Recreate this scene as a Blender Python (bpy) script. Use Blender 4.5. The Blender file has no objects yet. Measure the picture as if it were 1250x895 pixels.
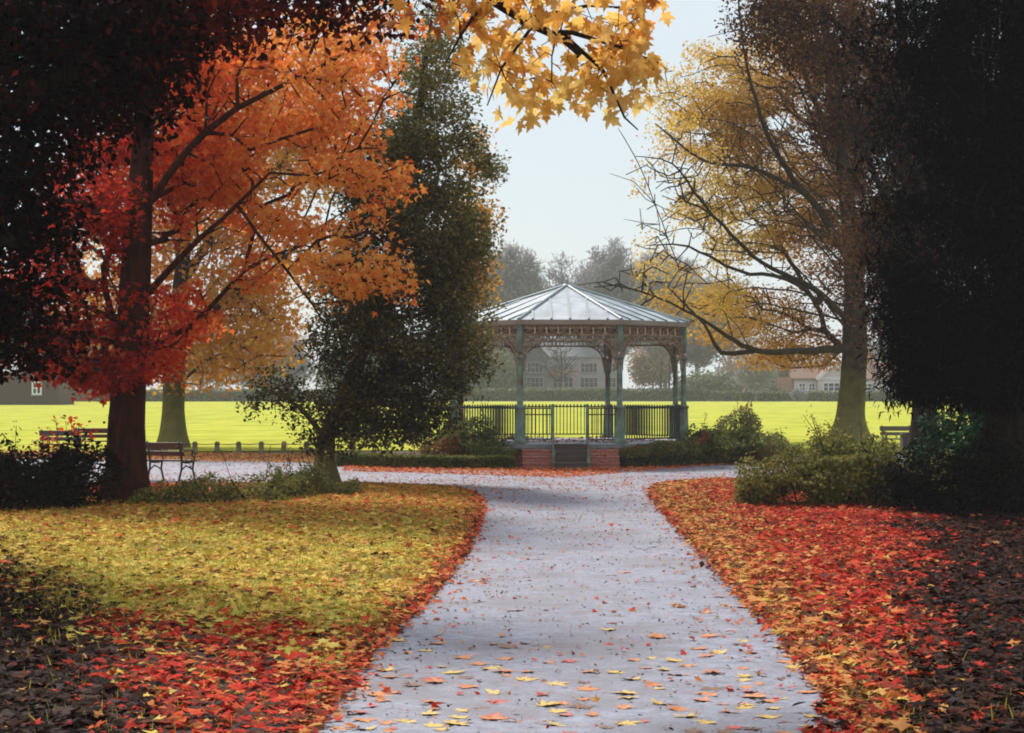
import bpy, bmesh, math, random
import numpy as np
from mathutils import Vector, Matrix

RNG = np.random.default_rng(7)
random.seed(7)
S = bpy.context.scene
COL = S.collection
EYE, FPX, HZ = 1.87, 2350.0, 480.0      # eye height, focal length in reference pixels, horizon row
R = math.radians

def P(px, py, d):                       # a point seen at (px, py), d metres away
    return np.array([(px-625)/FPX*d, d, EYE+(HZ-py)/FPX*d])
def G(px, py, z=0.0):                   # the ground point seen there
    d = FPX*(EYE-z)/(py-HZ)
    return np.array([(px-625)/FPX*d, d, z])
def topx(v):                            # ground points (n,3) -> (px, py)
    return 625+v[:, 0]/v[:, 1]*FPX, HZ+(EYE-v[:, 2])/v[:, 1]*FPX

# ------------------------------------------------------------------ materials
def newmat(name):
    m = bpy.data.materials.new(name); m.use_nodes = True
    nt = m.node_tree; nt.nodes.clear()
    out = nt.nodes.new('ShaderNodeOutputMaterial')
    return m, nt, out
def N(nt, t, **kw):
    n = nt.nodes.new(t)
    for k, v in kw.items():
        if k in n.inputs: n.inputs[k].default_value = v
        else: setattr(n, k, v)
    return n
def ramp(nt, cols, pos=None):
    r = nt.nodes.new('ShaderNodeValToRGB'); e = r.color_ramp.elements
    n = len(cols)
    while len(e) < n: e.new(0.5)
    for i, c in enumerate(cols):
        e[i].position = pos[i] if pos else i/max(1, n-1)
        e[i].color = (*c, 1)
    return r
def surfmat(name, cols, scale=6, rough=.75, bump=.3, bscale=None, detail=6, spec=.3, stretch=(1, 1, 1), pos=None, metal=0, second=None):
    """noise-mottled solid surface"""
    m, nt, out = newmat(name)
    tc = N(nt, 'ShaderNodeTexCoord'); mp = N(nt, 'ShaderNodeMapping'); mp.inputs['Scale'].default_value = stretch
    nt.links.new(tc.outputs['Object'], mp.inputs[0])
    no = N(nt, 'ShaderNodeTexNoise', Scale=scale, Detail=detail, Roughness=.62)
    nt.links.new(mp.outputs[0], no.inputs['Vector'])
    r = ramp(nt, cols, pos or [.3+.4*i/max(1, len(cols)-1) for i in range(len(cols))])
    nt.links.new(no.outputs['Fac'], r.inputs[0])
    colour = r.outputs[0]
    if second:                          # broad patches of another colour
        c2, s2, lo, hi = second
        n2 = N(nt, 'ShaderNodeTexNoise', Scale=s2, Detail=5.0, Roughness=.6); nt.links.new(tc.outputs['Object'], n2.inputs['Vector'])
        mr = N(nt, 'ShaderNodeMapRange'); mr.inputs[1].default_value = lo; mr.inputs[2].default_value = hi
        nt.links.new(n2.outputs['Fac'], mr.inputs[0])
        mx = N(nt, 'ShaderNodeMix', data_type='RGBA'); nt.links.new(mr.outputs[0], mx.inputs['Factor'])
        nt.links.new(colour, mx.inputs[6]); mx.inputs[7].default_value = (*c2, 1)
        colour = mx.outputs[2]
    b = N(nt, 'ShaderNodeBsdfPrincipled', Roughness=rough, Metallic=metal)
    b.inputs['Specular IOR Level'].default_value = spec
    nt.links.new(colour, b.inputs['Base Color'])
    if bump:
        n3 = N(nt, 'ShaderNodeTexNoise', Scale=bscale or scale*4, Detail=6.0); nt.links.new(mp.outputs[0], n3.inputs['Vector'])
        bp = N(nt, 'ShaderNodeBump', Strength=bump, Distance=.03)
        nt.links.new(n3.outputs['Fac'], bp.inputs['Height']); nt.links.new(bp.outputs[0], b.inputs['Normal'])
    nt.links.new(b.outputs[0], out.inputs[0])
    return m
def leafmat(name, cols, transl=.4, rough=.55, spec=.25, tcols=None):
    """leaf colours picked by the per-leaf value 'tint'"""
    m, nt, out = newmat(name)
    at = N(nt, 'ShaderNodeAttribute', attribute_name='tint')
    r = ramp(nt, cols); nt.links.new(at.outputs['Fac'], r.inputs[0])
    b = N(nt, 'ShaderNodeBsdfPrincipled', Roughness=rough); b.inputs['Specular IOR Level'].default_value = spec
    nt.links.new(r.outputs[0], b.inputs['Base Color'])
    t = N(nt, 'ShaderNodeBsdfTranslucent')
    if tcols:
        r2 = ramp(nt, tcols); nt.links.new(at.outputs['Fac'], r2.inputs[0]); nt.links.new(r2.outputs[0], t.inputs[0])
    else: nt.links.new(r.outputs[0], t.inputs[0])
    mx = N(nt, 'ShaderNodeMixShader', Fac=transl)
    mx.inputs[0].default_value = transl
    nt.links.new(b.outputs[0], mx.inputs[1]); nt.links.new(t.outputs[0], mx.inputs[2]); nt.links.new(mx.outputs[0], out.inputs[0])
    return m
def brickmat(name, c1, c2, mortar, scale=1.0):
    m, nt, out = newmat(name)
    tc = N(nt, 'ShaderNodeTexCoord')
    sx = N(nt, 'ShaderNodeSeparateXYZ'); nt.links.new(tc.outputs['Object'], sx.inputs[0])
    ad = N(nt, 'ShaderNodeMath', operation='ADD'); nt.links.new(sx.outputs[0], ad.inputs[0]); nt.links.new(sx.outputs[1], ad.inputs[1])
    cb = N(nt, 'ShaderNodeCombineXYZ'); nt.links.new(ad.outputs[0], cb.inputs[0]); nt.links.new(sx.outputs[2], cb.inputs[1])
    br = N(nt, 'ShaderNodeTexBrick'); br.inputs['Scale'].default_value = scale
    br.inputs['Color1'].default_value = (*c1, 1); br.inputs['Color2'].default_value = (*c2, 1); br.inputs['Mortar'].default_value = (*mortar, 1)
    br.inputs['Brick Width'].default_value = .23; br.inputs['Row Height'].default_value = .078; br.inputs['Mortar Size'].default_value = .008
    nt.links.new(cb.outputs[0], br.inputs['Vector'])
    b = N(nt, 'ShaderNodeBsdfPrincipled', Roughness=.85); nt.links.new(br.outputs[0], b.inputs['Base Color'])
    nt.links.new(b.outputs[0], out.inputs[0])
    return m

def pathmat():
    """old tarmac: grit, worn pale patches, damp stains, dirt"""
    m, nt, out = newmat('worn_tarmac')
    tc = N(nt, 'ShaderNodeTexCoord')
    def noise(sc, det, rgh=.6):
        n = N(nt, 'ShaderNodeTexNoise', Scale=sc, Detail=det, Roughness=rgh); nt.links.new(tc.outputs['Object'], n.inputs['Vector']); return n
    a = noise(6.5, 12.0, .78); r = ramp(nt, [(.12, .122, .155), (.222, .226, .285), (.315, .318, .385)], [.36, .5, .64]); nt.links.new(a.outputs['Fac'], r.inputs[0])
    g = noise(55, 3.0); gr = ramp(nt, [(.25, .23, .22), (1, 1, 1), (1.25, 1.25, 1.25)], [.33, .45, .72]); nt.links.new(g.outputs['Fac'], gr.inputs[0])
    m1 = N(nt, 'ShaderNodeMix', data_type='RGBA', blend_type='MULTIPLY'); m1.inputs[0].default_value = .55
    nt.links.new(r.outputs[0], m1.inputs[6]); nt.links.new(gr.outputs[0], m1.inputs[7])
    st = noise(.55, 9.0, .74); sr = N(nt, 'ShaderNodeMapRange'); sr.inputs[1].default_value = .46; sr.inputs[2].default_value = .66; nt.links.new(st.outputs['Fac'], sr.inputs[0])
    m2 = N(nt, 'ShaderNodeMix', data_type='RGBA'); nt.links.new(sr.outputs[0], m2.inputs[0]); nt.links.new(m1.outputs[2], m2.inputs[6]); m2.inputs[7].default_value = (.15, .125, .14, 1)
    b = N(nt, 'ShaderNodeBsdfPrincipled'); b.inputs['Specular IOR Level'].default_value = .3
    rr = N(nt, 'ShaderNodeMapRange'); rr.inputs[1].default_value = .35; rr.inputs[2].default_value = .65; rr.inputs[3].default_value = .48; rr.inputs[4].default_value = .8
    nt.links.new(a.outputs['Fac'], rr.inputs[0]); nt.links.new(rr.outputs[0], b.inputs['Roughness']); nt.links.new(m2.outputs[2], b.inputs['Base Color'])
    bp = N(nt, 'ShaderNodeBump', Strength=.5, Distance=.012); h = noise(38, 8.0, .7); nt.links.new(h.outputs['Fac'], bp.inputs['Height']); nt.links.new(bp.outputs[0], b.inputs['Normal'])
    nt.links.new(b.outputs[0], out.inputs[0])
    return m
M = {}
M['bark'] = surfmat('dark_bark', [(.014, .009, .006), (.045, .029, .020)], 9, .9, .8, stretch=(1, 1, .25), spec=.1)
M['bark_red'] = surfmat('red_brown_bark', [(.010, .004, .003), (.085, .024, .014)], 8, .95, .9, stretch=(1, 1, .22), spec=.05)
M['bark_moss'] = surfmat('mossy_bark', [(.022, .016, .010), (.065, .048, .028)], 7, .9, .6, stretch=(1, 1, .3), spec=.1)
def moss_low(m, col, z0, z1):           # moss grows on the lowest metres of the trunk
    nt = m.node_tree; b = [n for n in nt.nodes if n.type == 'BSDF_PRINCIPLED'][0]; src = b.inputs['Base Color'].links[0].from_socket
    tc = N(nt, 'ShaderNodeTexCoord'); sx = N(nt, 'ShaderNodeSeparateXYZ'); nt.links.new(tc.outputs['Object'], sx.inputs[0])
    no = N(nt, 'ShaderNodeTexNoise', Scale=3.0, Detail=6.0); nt.links.new(tc.outputs['Object'], no.inputs['Vector'])
    ad = N(nt, 'ShaderNodeMath', operation='MULTIPLY_ADD'); nt.links.new(no.outputs['Fac'], ad.inputs[0]); ad.inputs[1].default_value = -3.0; nt.links.new(sx.outputs[2], ad.inputs[2])
    mr = N(nt, 'ShaderNodeMapRange'); mr.inputs[1].default_value = z1-1.5; mr.inputs[2].default_value = z0-1.5; nt.links.new(ad.outputs[0], mr.inputs[0])
    mx = N(nt, 'ShaderNodeMix', data_type='RGBA'); nt.links.new(mr.outputs[0], mx.inputs[0]); nt.links.new(src, mx.inputs[6]); mx.inputs[7].default_value = (*col, 1)
    nt.links.new(mx.outputs[2], b.inputs['Base Color'])
moss_low(M['bark_moss'], (.17, .15, .05), .4, 3.2)
M['bark_grey'] = surfmat('grey_bark', [(.10, .09, .085), (.2, .18, .17)], 7, .9, .4, stretch=(1, 1, .3))
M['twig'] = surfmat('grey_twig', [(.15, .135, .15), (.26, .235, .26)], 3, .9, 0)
M['twig_warm'] = surfmat('warm_twig', [(.055, .038, .026), (.10, .07, .045)], 3, .9, 0)
M['maple'] = leafmat('maple_leaves', [(.16, .010, .008), (.56, .035, .018), (.70, .14, .03), (.76, .29, .06), (.78, .44, .10)], .6, .75, .1)
M['maple_near'] = leafmat('yellow_maple_leaves', [(.30, .07, .02), (.66, .27, .05), (.80, .47, .10), (.82, .54, .18), (.74, .55, .16)], .72, .7, .1)
M['maple_gold'] = leafmat('golden_leaves', [(.5, .15, .025), (.6, .24, .035), (.62, .33, .05), (.62, .40, .07)], .5)
M['blackened'] = leafmat('blackened_leaves', [(.003, .002, .002), (.008, .003, .003), (.025, .006, .005), (.14, .016, .010)], .25, .85, .06)
M['holly'] = leafmat('holly_leaves', [(.02, .018, .007), (.085, .075, .027), (.21, .195, .07), (.33, .29, .095), (.48, .32, .065)], .35, .75, .1)
M['beech'] = leafmat('beech_leaves', [(.05, .02, .009), (.22, .09, .026), (.50, .24, .05), (.64, .42, .08), (.68, .5, .13)], .55, .7, .12)
M['oak'] = leafmat('oak_leaves', [(.02, .010, .006), (.045, .018, .009), (.13, .05, .018), (.2, .1, .03), (.09, .085, .03)], .35, .8, .08)
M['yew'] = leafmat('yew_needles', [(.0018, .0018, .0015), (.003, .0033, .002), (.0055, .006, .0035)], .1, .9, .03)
M['rhodo'] = leafmat('rhododendron_leaves', [(.006, .018, .007), (.016, .055, .016), (.035, .13, .035)], .2, .75, .12)
M['shrub'] = leafmat('shrub_leaves', [(.05, .05, .018), (.12, .12, .032), (.24, .225, .055), (.38, .33, .075)], .3, .75, .12)
M['shrub_mixed'] = leafmat('mixed_shrub_leaves', [(.07, .08, .03), (.15, .165, .05), (.25, .26, .075), (.30, .15, .06), (.42, .11, .05)], .3, .75, .12)
M['hedge'] = leafmat('hedge_leaves', [(.06, .08, .022), (.13, .15, .035), (.22, .22, .05), (.30, .20, .07)], .25, .75, .12)
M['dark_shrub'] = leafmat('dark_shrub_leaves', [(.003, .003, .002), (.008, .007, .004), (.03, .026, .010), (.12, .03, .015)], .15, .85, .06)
M['far_green'] = leafmat('far_green_leaves', [(.10, .12, .065), (.17, .19, .10), (.23, .24, .12)], .25)  # greens paled and greyed, distance haze put into the colour
M['far_warm'] = leafmat('far_russet_leaves', [(.26, .20, .17), (.36, .26, .19), (.46, .30, .17)], .3)  # russets greyed as well, haze carried by the leaf colour
M['far_grey'] = leafmat('far_grey_leaves', [(.24, .22, .25), (.33, .305, .335), (.41, .38, .41)], .3)  # twig tone paled to carry the distance haze
M['litter'] = leafmat('fallen_leaves', [(.008, .005, .004), (.032, .013, .008), (.16, .058, .03), (.42, .026, .016), (.66, .055, .03), (.64, .18, .055), (.62, .31, .10), (.72, .46, .085), (.78, .58, .14)], .15, .85, .06)
M['grass'] = leafmat('grass_blades', [(.22, .185, .025), (.42, .37, .045), (.60, .49, .07)], .3, .8, .08)
def lawnmat():
    """mown field: faint mowing bands, worn and leaf-strewn patches"""
    m = surfmat('mown_lawn', [(.34, .36, .055), (.45, .45, .07), (.53, .50, .09)], .5, 1, .25, bscale=8, stretch=(1, .3, 1), spec=0, second=((.46, .36, .05), .05, .58, .78))
    nt = m.node_tree; b = [n for n in nt.nodes if n.type == 'BSDF_PRINCIPLED'][0]; src = b.inputs['Base Color'].links[0].from_socket
    tc = N(nt, 'ShaderNodeTexCoord'); wv = N(nt, 'ShaderNodeTexWave', Scale=.055, Distortion=1.2, Detail=2.0); wv.bands_direction = 'Y'; nt.links.new(tc.outputs['Object'], wv.inputs['Vector'])
    r = ramp(nt, [(.86, .90, .9), (1, 1, 1)], [.35, .65]); nt.links.new(wv.outputs['Fac'], r.inputs[0])
    mx = N(nt, 'ShaderNodeMix', data_type='RGBA', blend_type='MULTIPLY'); mx.inputs[0].default_value = 1
    nt.links.new(src, mx.inputs[6]); nt.links.new(r.outputs[0], mx.inputs[7]); nt.links.new(mx.outputs[2], b.inputs['Base Color'])
    return m
M['lawn'] = lawnmat()
M['ground'] = surfmat('park_soil', [(.05, .032, .018), (.10, .065, .03), (.14, .11, .035)], 1.6, .95, .6, bscale=22)
M['bank'] = surfmat('mossy_grass', [(.20, .16, .025), (.40, .345, .045), (.54, .44, .065)], 2.2, .95, .7, bscale=40, second=((.10, .05, .02), .35, .55, .7))
M['soil_and_shade'] = surfmat('mould_and_corner_shade', [(.007, .004, .003), (.024, .010, .007), (.06, .02, .011)], 3, .95, .6, bscale=30)  # bank soil; the near-black tone also stands for shade in the corner
M['path'] = pathmat()
M['sand'] = surfmat('sandy_strip', [(.35, .28, .18), (.5, .42, .28)], 1, .95, .1)
M['lead'] = surfmat('lead_sheet_roof', [(.26, .30, .34), (.36, .40, .445), (.43, .47, .51)], 2.2, .6, .15, spec=.25, stretch=(1, 1, .5), second=((.17, .19, .175), 1.3, .5, .75))
M['seam'] = surfmat('roof_seams', [(.20, .25, .26), (.3, .35, .36)], 5, .5, 0)
M['verdigris'] = surfmat('green_grey_paint', [(.115, .175, .135), (.19, .27, .205), (.27, .355, .28)], 5, .65, .25, spec=.2, second=((.14, .10, .07), 1.6, .46, .62))
M['iron'] = surfmat('dark_iron', [(.02, .022, .02), (.06, .06, .05)], 8, .6, .3)
M['rust'] = surfmat('rusty_ironwork', [(.16, .10, .065), (.29, .19, .125), (.40, .29, .19)], 7, .75, .3)
M['cream'] = surfmat('cream_paint', [(.55, .38, .17), (.70, .55, .30)], 6, .6, .1)
M['fascia'] = surfmat('weathered_fascia', [(.24, .18, .135), (.36, .30, .23)], 3, .75, .2, stretch=(.4, .4, 2))
M['ceiling'] = surfmat('painted_boards', [(.50, .42, .33), (.62, .54, .44)], 2, .7, .1)
M['floor'] = surfmat('bandstand_floor', [(.42, .42, .47), (.58, .58, .64)], 3, .7, .2, second=((.09, .06, .055), 3.0, .56, .64))
M['stone'] = surfmat('grey_stone', [(.15, .15, .15), (.27, .26, .26)], 4, .85, .4)
M['brick'] = brickmat('red_brick', (.46, .14, .10), (.62, .23, .16), (.22, .13, .11))
M['ply'] = surfmat('grey_timber', [(.07, .055, .045), (.14, .11, .09)], 5, .8, .4, stretch=(.3, 1, 3))
M['wood'] = surfmat('bench_timber', [(.07, .03, .02), (.14, .06, .04)], 6, .6, .3, stretch=(.3, 2, 2))
M['wood_old'] = surfmat('weathered_timber', [(.12, .10, .06), (.2, .17, .10)], 6, .8, .3, stretch=(.4, 2, 2))
M['postwood'] = surfmat('post_timber', [(.17, .14, .07), (.27, .23, .11)], 9, .85, .4, stretch=(2, 2, .4))
M['render'] = surfmat('pale_render', [(.58, .50, .50), (.70, .62, .61)], 1.5, .9, .1)
M['manor'] = surfmat('grey_stone_wall', [(.34, .31, .32), (.45, .41, .42)], .5, .9, .1, second=((.36, .24, .20), .18, .5, .62))
M['tile'] = surfmat('clay_tiles', [(.20, .11, .085), (.30, .17, .13)], 2, .85, .3, stretch=(1, 1, 5))
M['slate'] = surfmat('slate_roof', [(.17, .17, .19), (.26, .26, .28)], 1.5, .7, .1)
M['white'] = surfmat('white_paint', [(.72, .72, .74), (.82, .82, .83)], 3, .5, 0)
M['glass'] = surfmat('dark_window_glass', [(.008, .012, .03), (.03, .035, .06)], 1, .25, 0, spec=.3)
M['farbrick'] = surfmat('orange_brick', [(.34, .16, .10), (.45, .22, .14)], 2, .9, .2)
M['darkbrick'] = surfmat('dark_brick', [(.04, .02, .016), (.07, .032, .024)], 2, .9, .2)
M['stem'] = surfmat('leaf_stalk', [(.3, .1, .05), (.4, .18, .08)], 9, .6, 0)

# ------------------------------------------------------------------ mesh helpers
LOCAL = [False]
def link(name, me, parent=None):
    o = bpy.data.objects.new(name, me); COL.objects.link(o)
    if parent is not None:
        o.parent = parent
        if not LOCAL[0]:                # geometry given in world coordinates under an unrotated root
            q = parent; off = Vector((0, 0, 0))
            while q is not None: off += Vector(q.location); q = q.parent
            o.location = (0, 0, 0)
            if parent.type == 'EMPTY': o.matrix_parent_inverse = Matrix.Translation(-off)
    return o
def thing(name, loc, label, cat, group=None, rz=0):
    o = bpy.data.objects.new(name, None); COL.objects.link(o)
    o.empty_display_size = .2
    o.location = loc; o.rotation_euler.z = rz
    tag(o, label, cat, group)
    return o
def tag(o, label=None, cat=None, group=None, kind=None):
    if label: o['label'] = label
    if cat: o['category'] = cat
    if group: o['group'] = group
    if kind: o['kind'] = kind
    return o
def fast(name, V, F, mat, tint=None, smooth=False, midx=None):
    """V (n,3); F (m,k) all faces the same size"""
    me = bpy.data.meshes.new(name)
    V = np.asarray(V, np.float32); F = np.asarray(F, np.int32)
    me.vertices.add(len(V)); me.vertices.foreach_set('co', V.ravel())
    me.loops.add(F.size); me.loops.foreach_set('vertex_index', F.ravel())
    me.polygons.add(len(F))
    me.polygons.foreach_set('loop_start', np.arange(0, F.size, F.shape[1], dtype=np.int32))
    me.polygons.foreach_set('loop_total', np.full(len(F), F.shape[1], np.int32))
    me.polygons.foreach_set('use_smooth', np.full(len(F), smooth, bool))
    for x in (mat if isinstance(mat, (list, tuple)) else [mat]): me.materials.append(x)
    if midx is not None: me.polygons.foreach_set('material_index', np.asarray(midx, np.int32))
    me.update(calc_edges=True)
    if tint is not None:
        a = me.attributes.new('tint', 'FLOAT', 'FACE'); a.data.foreach_set('value', np.asarray(tint, np.float32))
    return me

class MB:
    """collects solids into one mesh"""
    def __init__(s): s.v = []; s.f = []; s.m = []
    def add(s, V, F, mi=0):
        o = len(s.v); s.v += [tuple(map(float, p)) for p in V]; s.f += [tuple(i+o for i in f) for f in F]; s.m += [mi]*len(F)
    def box(s, c, d, mi=0, mat=None):
        x, y, z = [t/2 for t in d]
        V = [Vector((i*x, j*y, k*z)) for i in (-1, 1) for j in (-1, 1) for k in (-1, 1)]
        if mat is not None: V = [mat @ q for q in V]
        V = [q+Vector(c) for q in V]
        s.add(V, [(0, 1, 3, 2), (4, 6, 7, 5), (0, 4, 5, 1), (2, 3, 7, 6), (0, 2, 6, 4), (1, 5, 7, 3)], mi)
    def bar(s, a, b, w, h=None, mi=0, up=(0, 0, 1)):
        a = Vector(a); b = Vector(b); d = b-a; L = d.length
        if L < 1e-6: return
        d.normalize(); u = Vector(up)
        if abs(d.dot(u)) > .95: u = Vector((0, 1, 0)) if abs(d.y) < .9 else Vector((1, 0, 0))
        sd = d.cross(u).normalized(); u = sd.cross(d)
        m = Matrix((sd, d, u)).transposed()
        s.box((a+b)/2, (w, L, h or w), mi, m)
    def tube(s, pts, rad, n=8, mi=0, cap=True):
        pts = [Vector(p) for p in pts]; k = len(pts)
        rad = [rad]*k if not hasattr(rad, '__len__') else rad
        V = []; F = []; prev = None
        for i, p in enumerate(pts):
            d = (pts[min(i+1, k-1)]-pts[max(i-1, 0)]).normalized()
            if prev is None:
                u = Vector((1, 0, 0)) if abs(d.x) < .8 else Vector((0, 1, 0))
            else: u = prev
            u = (u-d*u.dot(d)).normalized(); w = d.cross(u); prev = u
            for j in range(n):
                t = 2*math.pi*j/n
                V.append(p+(u*math.cos(t)+w*math.sin(t))*rad[i])
        for i in range(k-1):
            for j in range(n):
                F.append((i*n+j, i*n+(j+1) % n, (i+1)*n+(j+1) % n, (i+1)*n+j))
        if cap: F += [tuple(range(n-1, -1, -1)), tuple(range((k-1)*n, k*n))]
        s.add(V, F, mi)
    def lathe(s, c, prof, n=12, mi=0, rot=0):
        V = []; F = []
        for z, r in prof:
            for j in range(n):
                t = 2*math.pi*j/n+rot; V.append((c[0]+r*math.cos(t), c[1]+r*math.sin(t), c[2]+z))
        k = len(prof)
        for i in range(k-1):
            for j in range(n): F.append((i*n+j, i*n+(j+1) % n, (i+1)*n+(j+1) % n, (i+1)*n+j))
        F += [tuple(range(n-1, -1, -1)), tuple(range((k-1)*n, k*n))]
        s.add(V, F, mi)
    def ring(s, c, r, t, ax, n=10, mi=0):
        """flat ring in the plane of ax (horizontal axis) and z"""
        c = Vector(c); ax = Vector(ax)
        pts = [c+ax*math.cos(2*math.pi*i/n)*r+Vector((0, 0, 1))*math.sin(2*math.pi*i/n)*r for i in range(n+1)]
        for i in range(n): s.bar(pts[i], pts[i+1], t, t, mi)
    def prism(s, poly, z0, z1, mi=0):
        n = len(poly)
        V = [(x, y, z0) for x, y in poly]+[(x, y, z1) for x, y in poly]
        s.add(V, [tuple(range(n-1, -1, -1)), tuple(range(n, 2*n))]+[(i, (i+1) % n, n+(i+1) % n, n+i) for i in range(n)], mi)
    def build(s, name, mat, parent=None, smooth=False, bevel=0):
        me = bpy.data.meshes.new(name); me.from_pydata(s.v, [], s.f)
        for x in (mat if isinstance(mat, (list, tuple)) else [mat]): me.materials.append(x)
        me.polygons.foreach_set('material_index', s.m)
        if smooth: me.polygons.foreach_set('use_smooth', [True]*len(s.f))
        me.update()
        o = link(name, me, parent)
        if bevel:
            b = o.modifiers.new('edge', 'BEVEL'); b.width = bevel; b.segments = 2; b.limit_method = 'ANGLE'
        return o

# ------------------------------------------------------------------ leaves
T_OVATE = (np.array([(0, 0, 0), (-.3, .33, .05), (-.24, .7, .04), (0, 1, -.06), (.24, .7, .04), (.3, .33, .05)]),
           np.array([(0, 3, 2, 1), (0, 5, 4, 3)]))
half = [(.0, .0), (.14, -.12), (.38, -.04), (.27, .14), (.46, .26), (.62, .50), (.40, .46), (.20, .40), (.27, .66), (.12, .70), (.0, 1.0)]
def outline(h):
    return h+[(-x, y) for x, y in h[-2:0:-1]]
def fan(o, curl=.12, droop=.18):
    c = (0, .32, .03)
    V = [c]+[(x, y, curl*abs(x)-droop*max(0, y-.3)**2*2) for x, y in o]
    n = len(o)
    return np.array(V), np.array([(0, 1+i, 1+(i+1) % n) for i in range(n)])
T_MAPLE = fan(outline(half))
T_MAPLE = (np.concatenate([T_MAPLE[0], [(-.014, 0, 0), (.014, 0, 0), (.0, -.5, .06)]]), np.concatenate([T_MAPLE[1], [[len(T_MAPLE[0]), len(T_MAPLE[0])+2, len(T_MAPLE[0])+1]]]))
T_STAR = fan(outline([(0, 0), (.36, -.04), (.26, .2), (.58, .48), (.2, .44), (0, 1)]))
T_SPRAY = (np.array([(0, 0, 0), (-.10, .4, .02), (0, 1, -.1), (.10, .4, .02)]), np.array([(0, 3, 2, 1)]))

def leaves(pos, size, tmpl, rng, droop=.5, updir=None, flat=0.0):
    """one leaf per pos: random heading, tilt; flat=1 lies level"""
    n = len(pos)
    T, F = tmpl
    yaw = rng.uniform(0, 2*np.pi, n)
    tilt = rng.normal(-droop, .55, n)*(1-flat)+rng.normal(0, .16, n)*flat
    roll = rng.normal(0, .6, n)*(1-flat)+rng.normal(0, .2, n)*flat
    cy, sy, ct, st, cr, sr = np.cos(yaw), np.sin(yaw), np.cos(tilt), np.sin(tilt), np.cos(roll), np.sin(roll)
    ydir = np.stack([-sy*ct, cy*ct, st], 1)
    xdir0 = np.stack([cy, sy, np.zeros(n)], 1)
    zdir0 = np.cross(xdir0, ydir)
    xdir = xdir0*cr[:, None]+zdir0*sr[:, None]
    zdir = np.cross(xdir, ydir)
    sz = np.broadcast_to(size, n)[:, None, None]
    V = (T[None, :, 0:1]*xdir[:, None]+T[None, :, 1:2]*ydir[:, None]+T[None, :, 2:3]*zdir[:, None])*sz+pos[:, None]
    FF = F[None]+(np.arange(n)*len(T))[:, None, None]
    return V.reshape(-1, 3), FF.reshape(-1, F.shape[1]), len(F)
def leafmesh(name, pos, size, tmpl, mat, tint, rng, **kw):
    V, F, k = leaves(pos, size, tmpl, rng, **kw)
    return fast(name, V, F, mat, np.repeat(np.clip(tint, 0, 1), k))

def ell(list_, rng, n, shell=.35):
    """sample n points inside ellipsoids (px, py, d, rx_px, ry_px, rd_m[, weight])"""
    w = np.array([e[3]*e[4]*(e[6] if len(e) > 6 else 1) for e in list_], float); w /= w.sum()
    idx = rng.choice(len(list_), n, p=w)
    out = np.zeros((n, 3))
    dirs = rng.normal(size=(n, 3)); dirs /= np.linalg.norm(dirs, axis=1)[:, None]
    r = rng.uniform(0, 1, n)**shell
    for i, e in enumerate(list_):
        k = idx == i; c = P(e[0], e[1], e[2]); s = e[2]/FPX
        out[k] = c+dirs[k]*r[k][:, None]*np.array([e[3]*s, e[5], e[4]*s])
    return out
def hash3(p, s):
    """smooth pseudo-noise -1..1"""
    q = p*s
    return (np.sin(q[:, 0]*1.7+1.3*np.sin(q[:, 1]*1.1+.5))+np.sin(q[:, 1]*1.9+1.7*np.sin(q[:, 2]*1.3+2))+np.sin(q[:, 2]*2.1+1.1*np.sin(q[:, 0]*1.4+4)))/3

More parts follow.
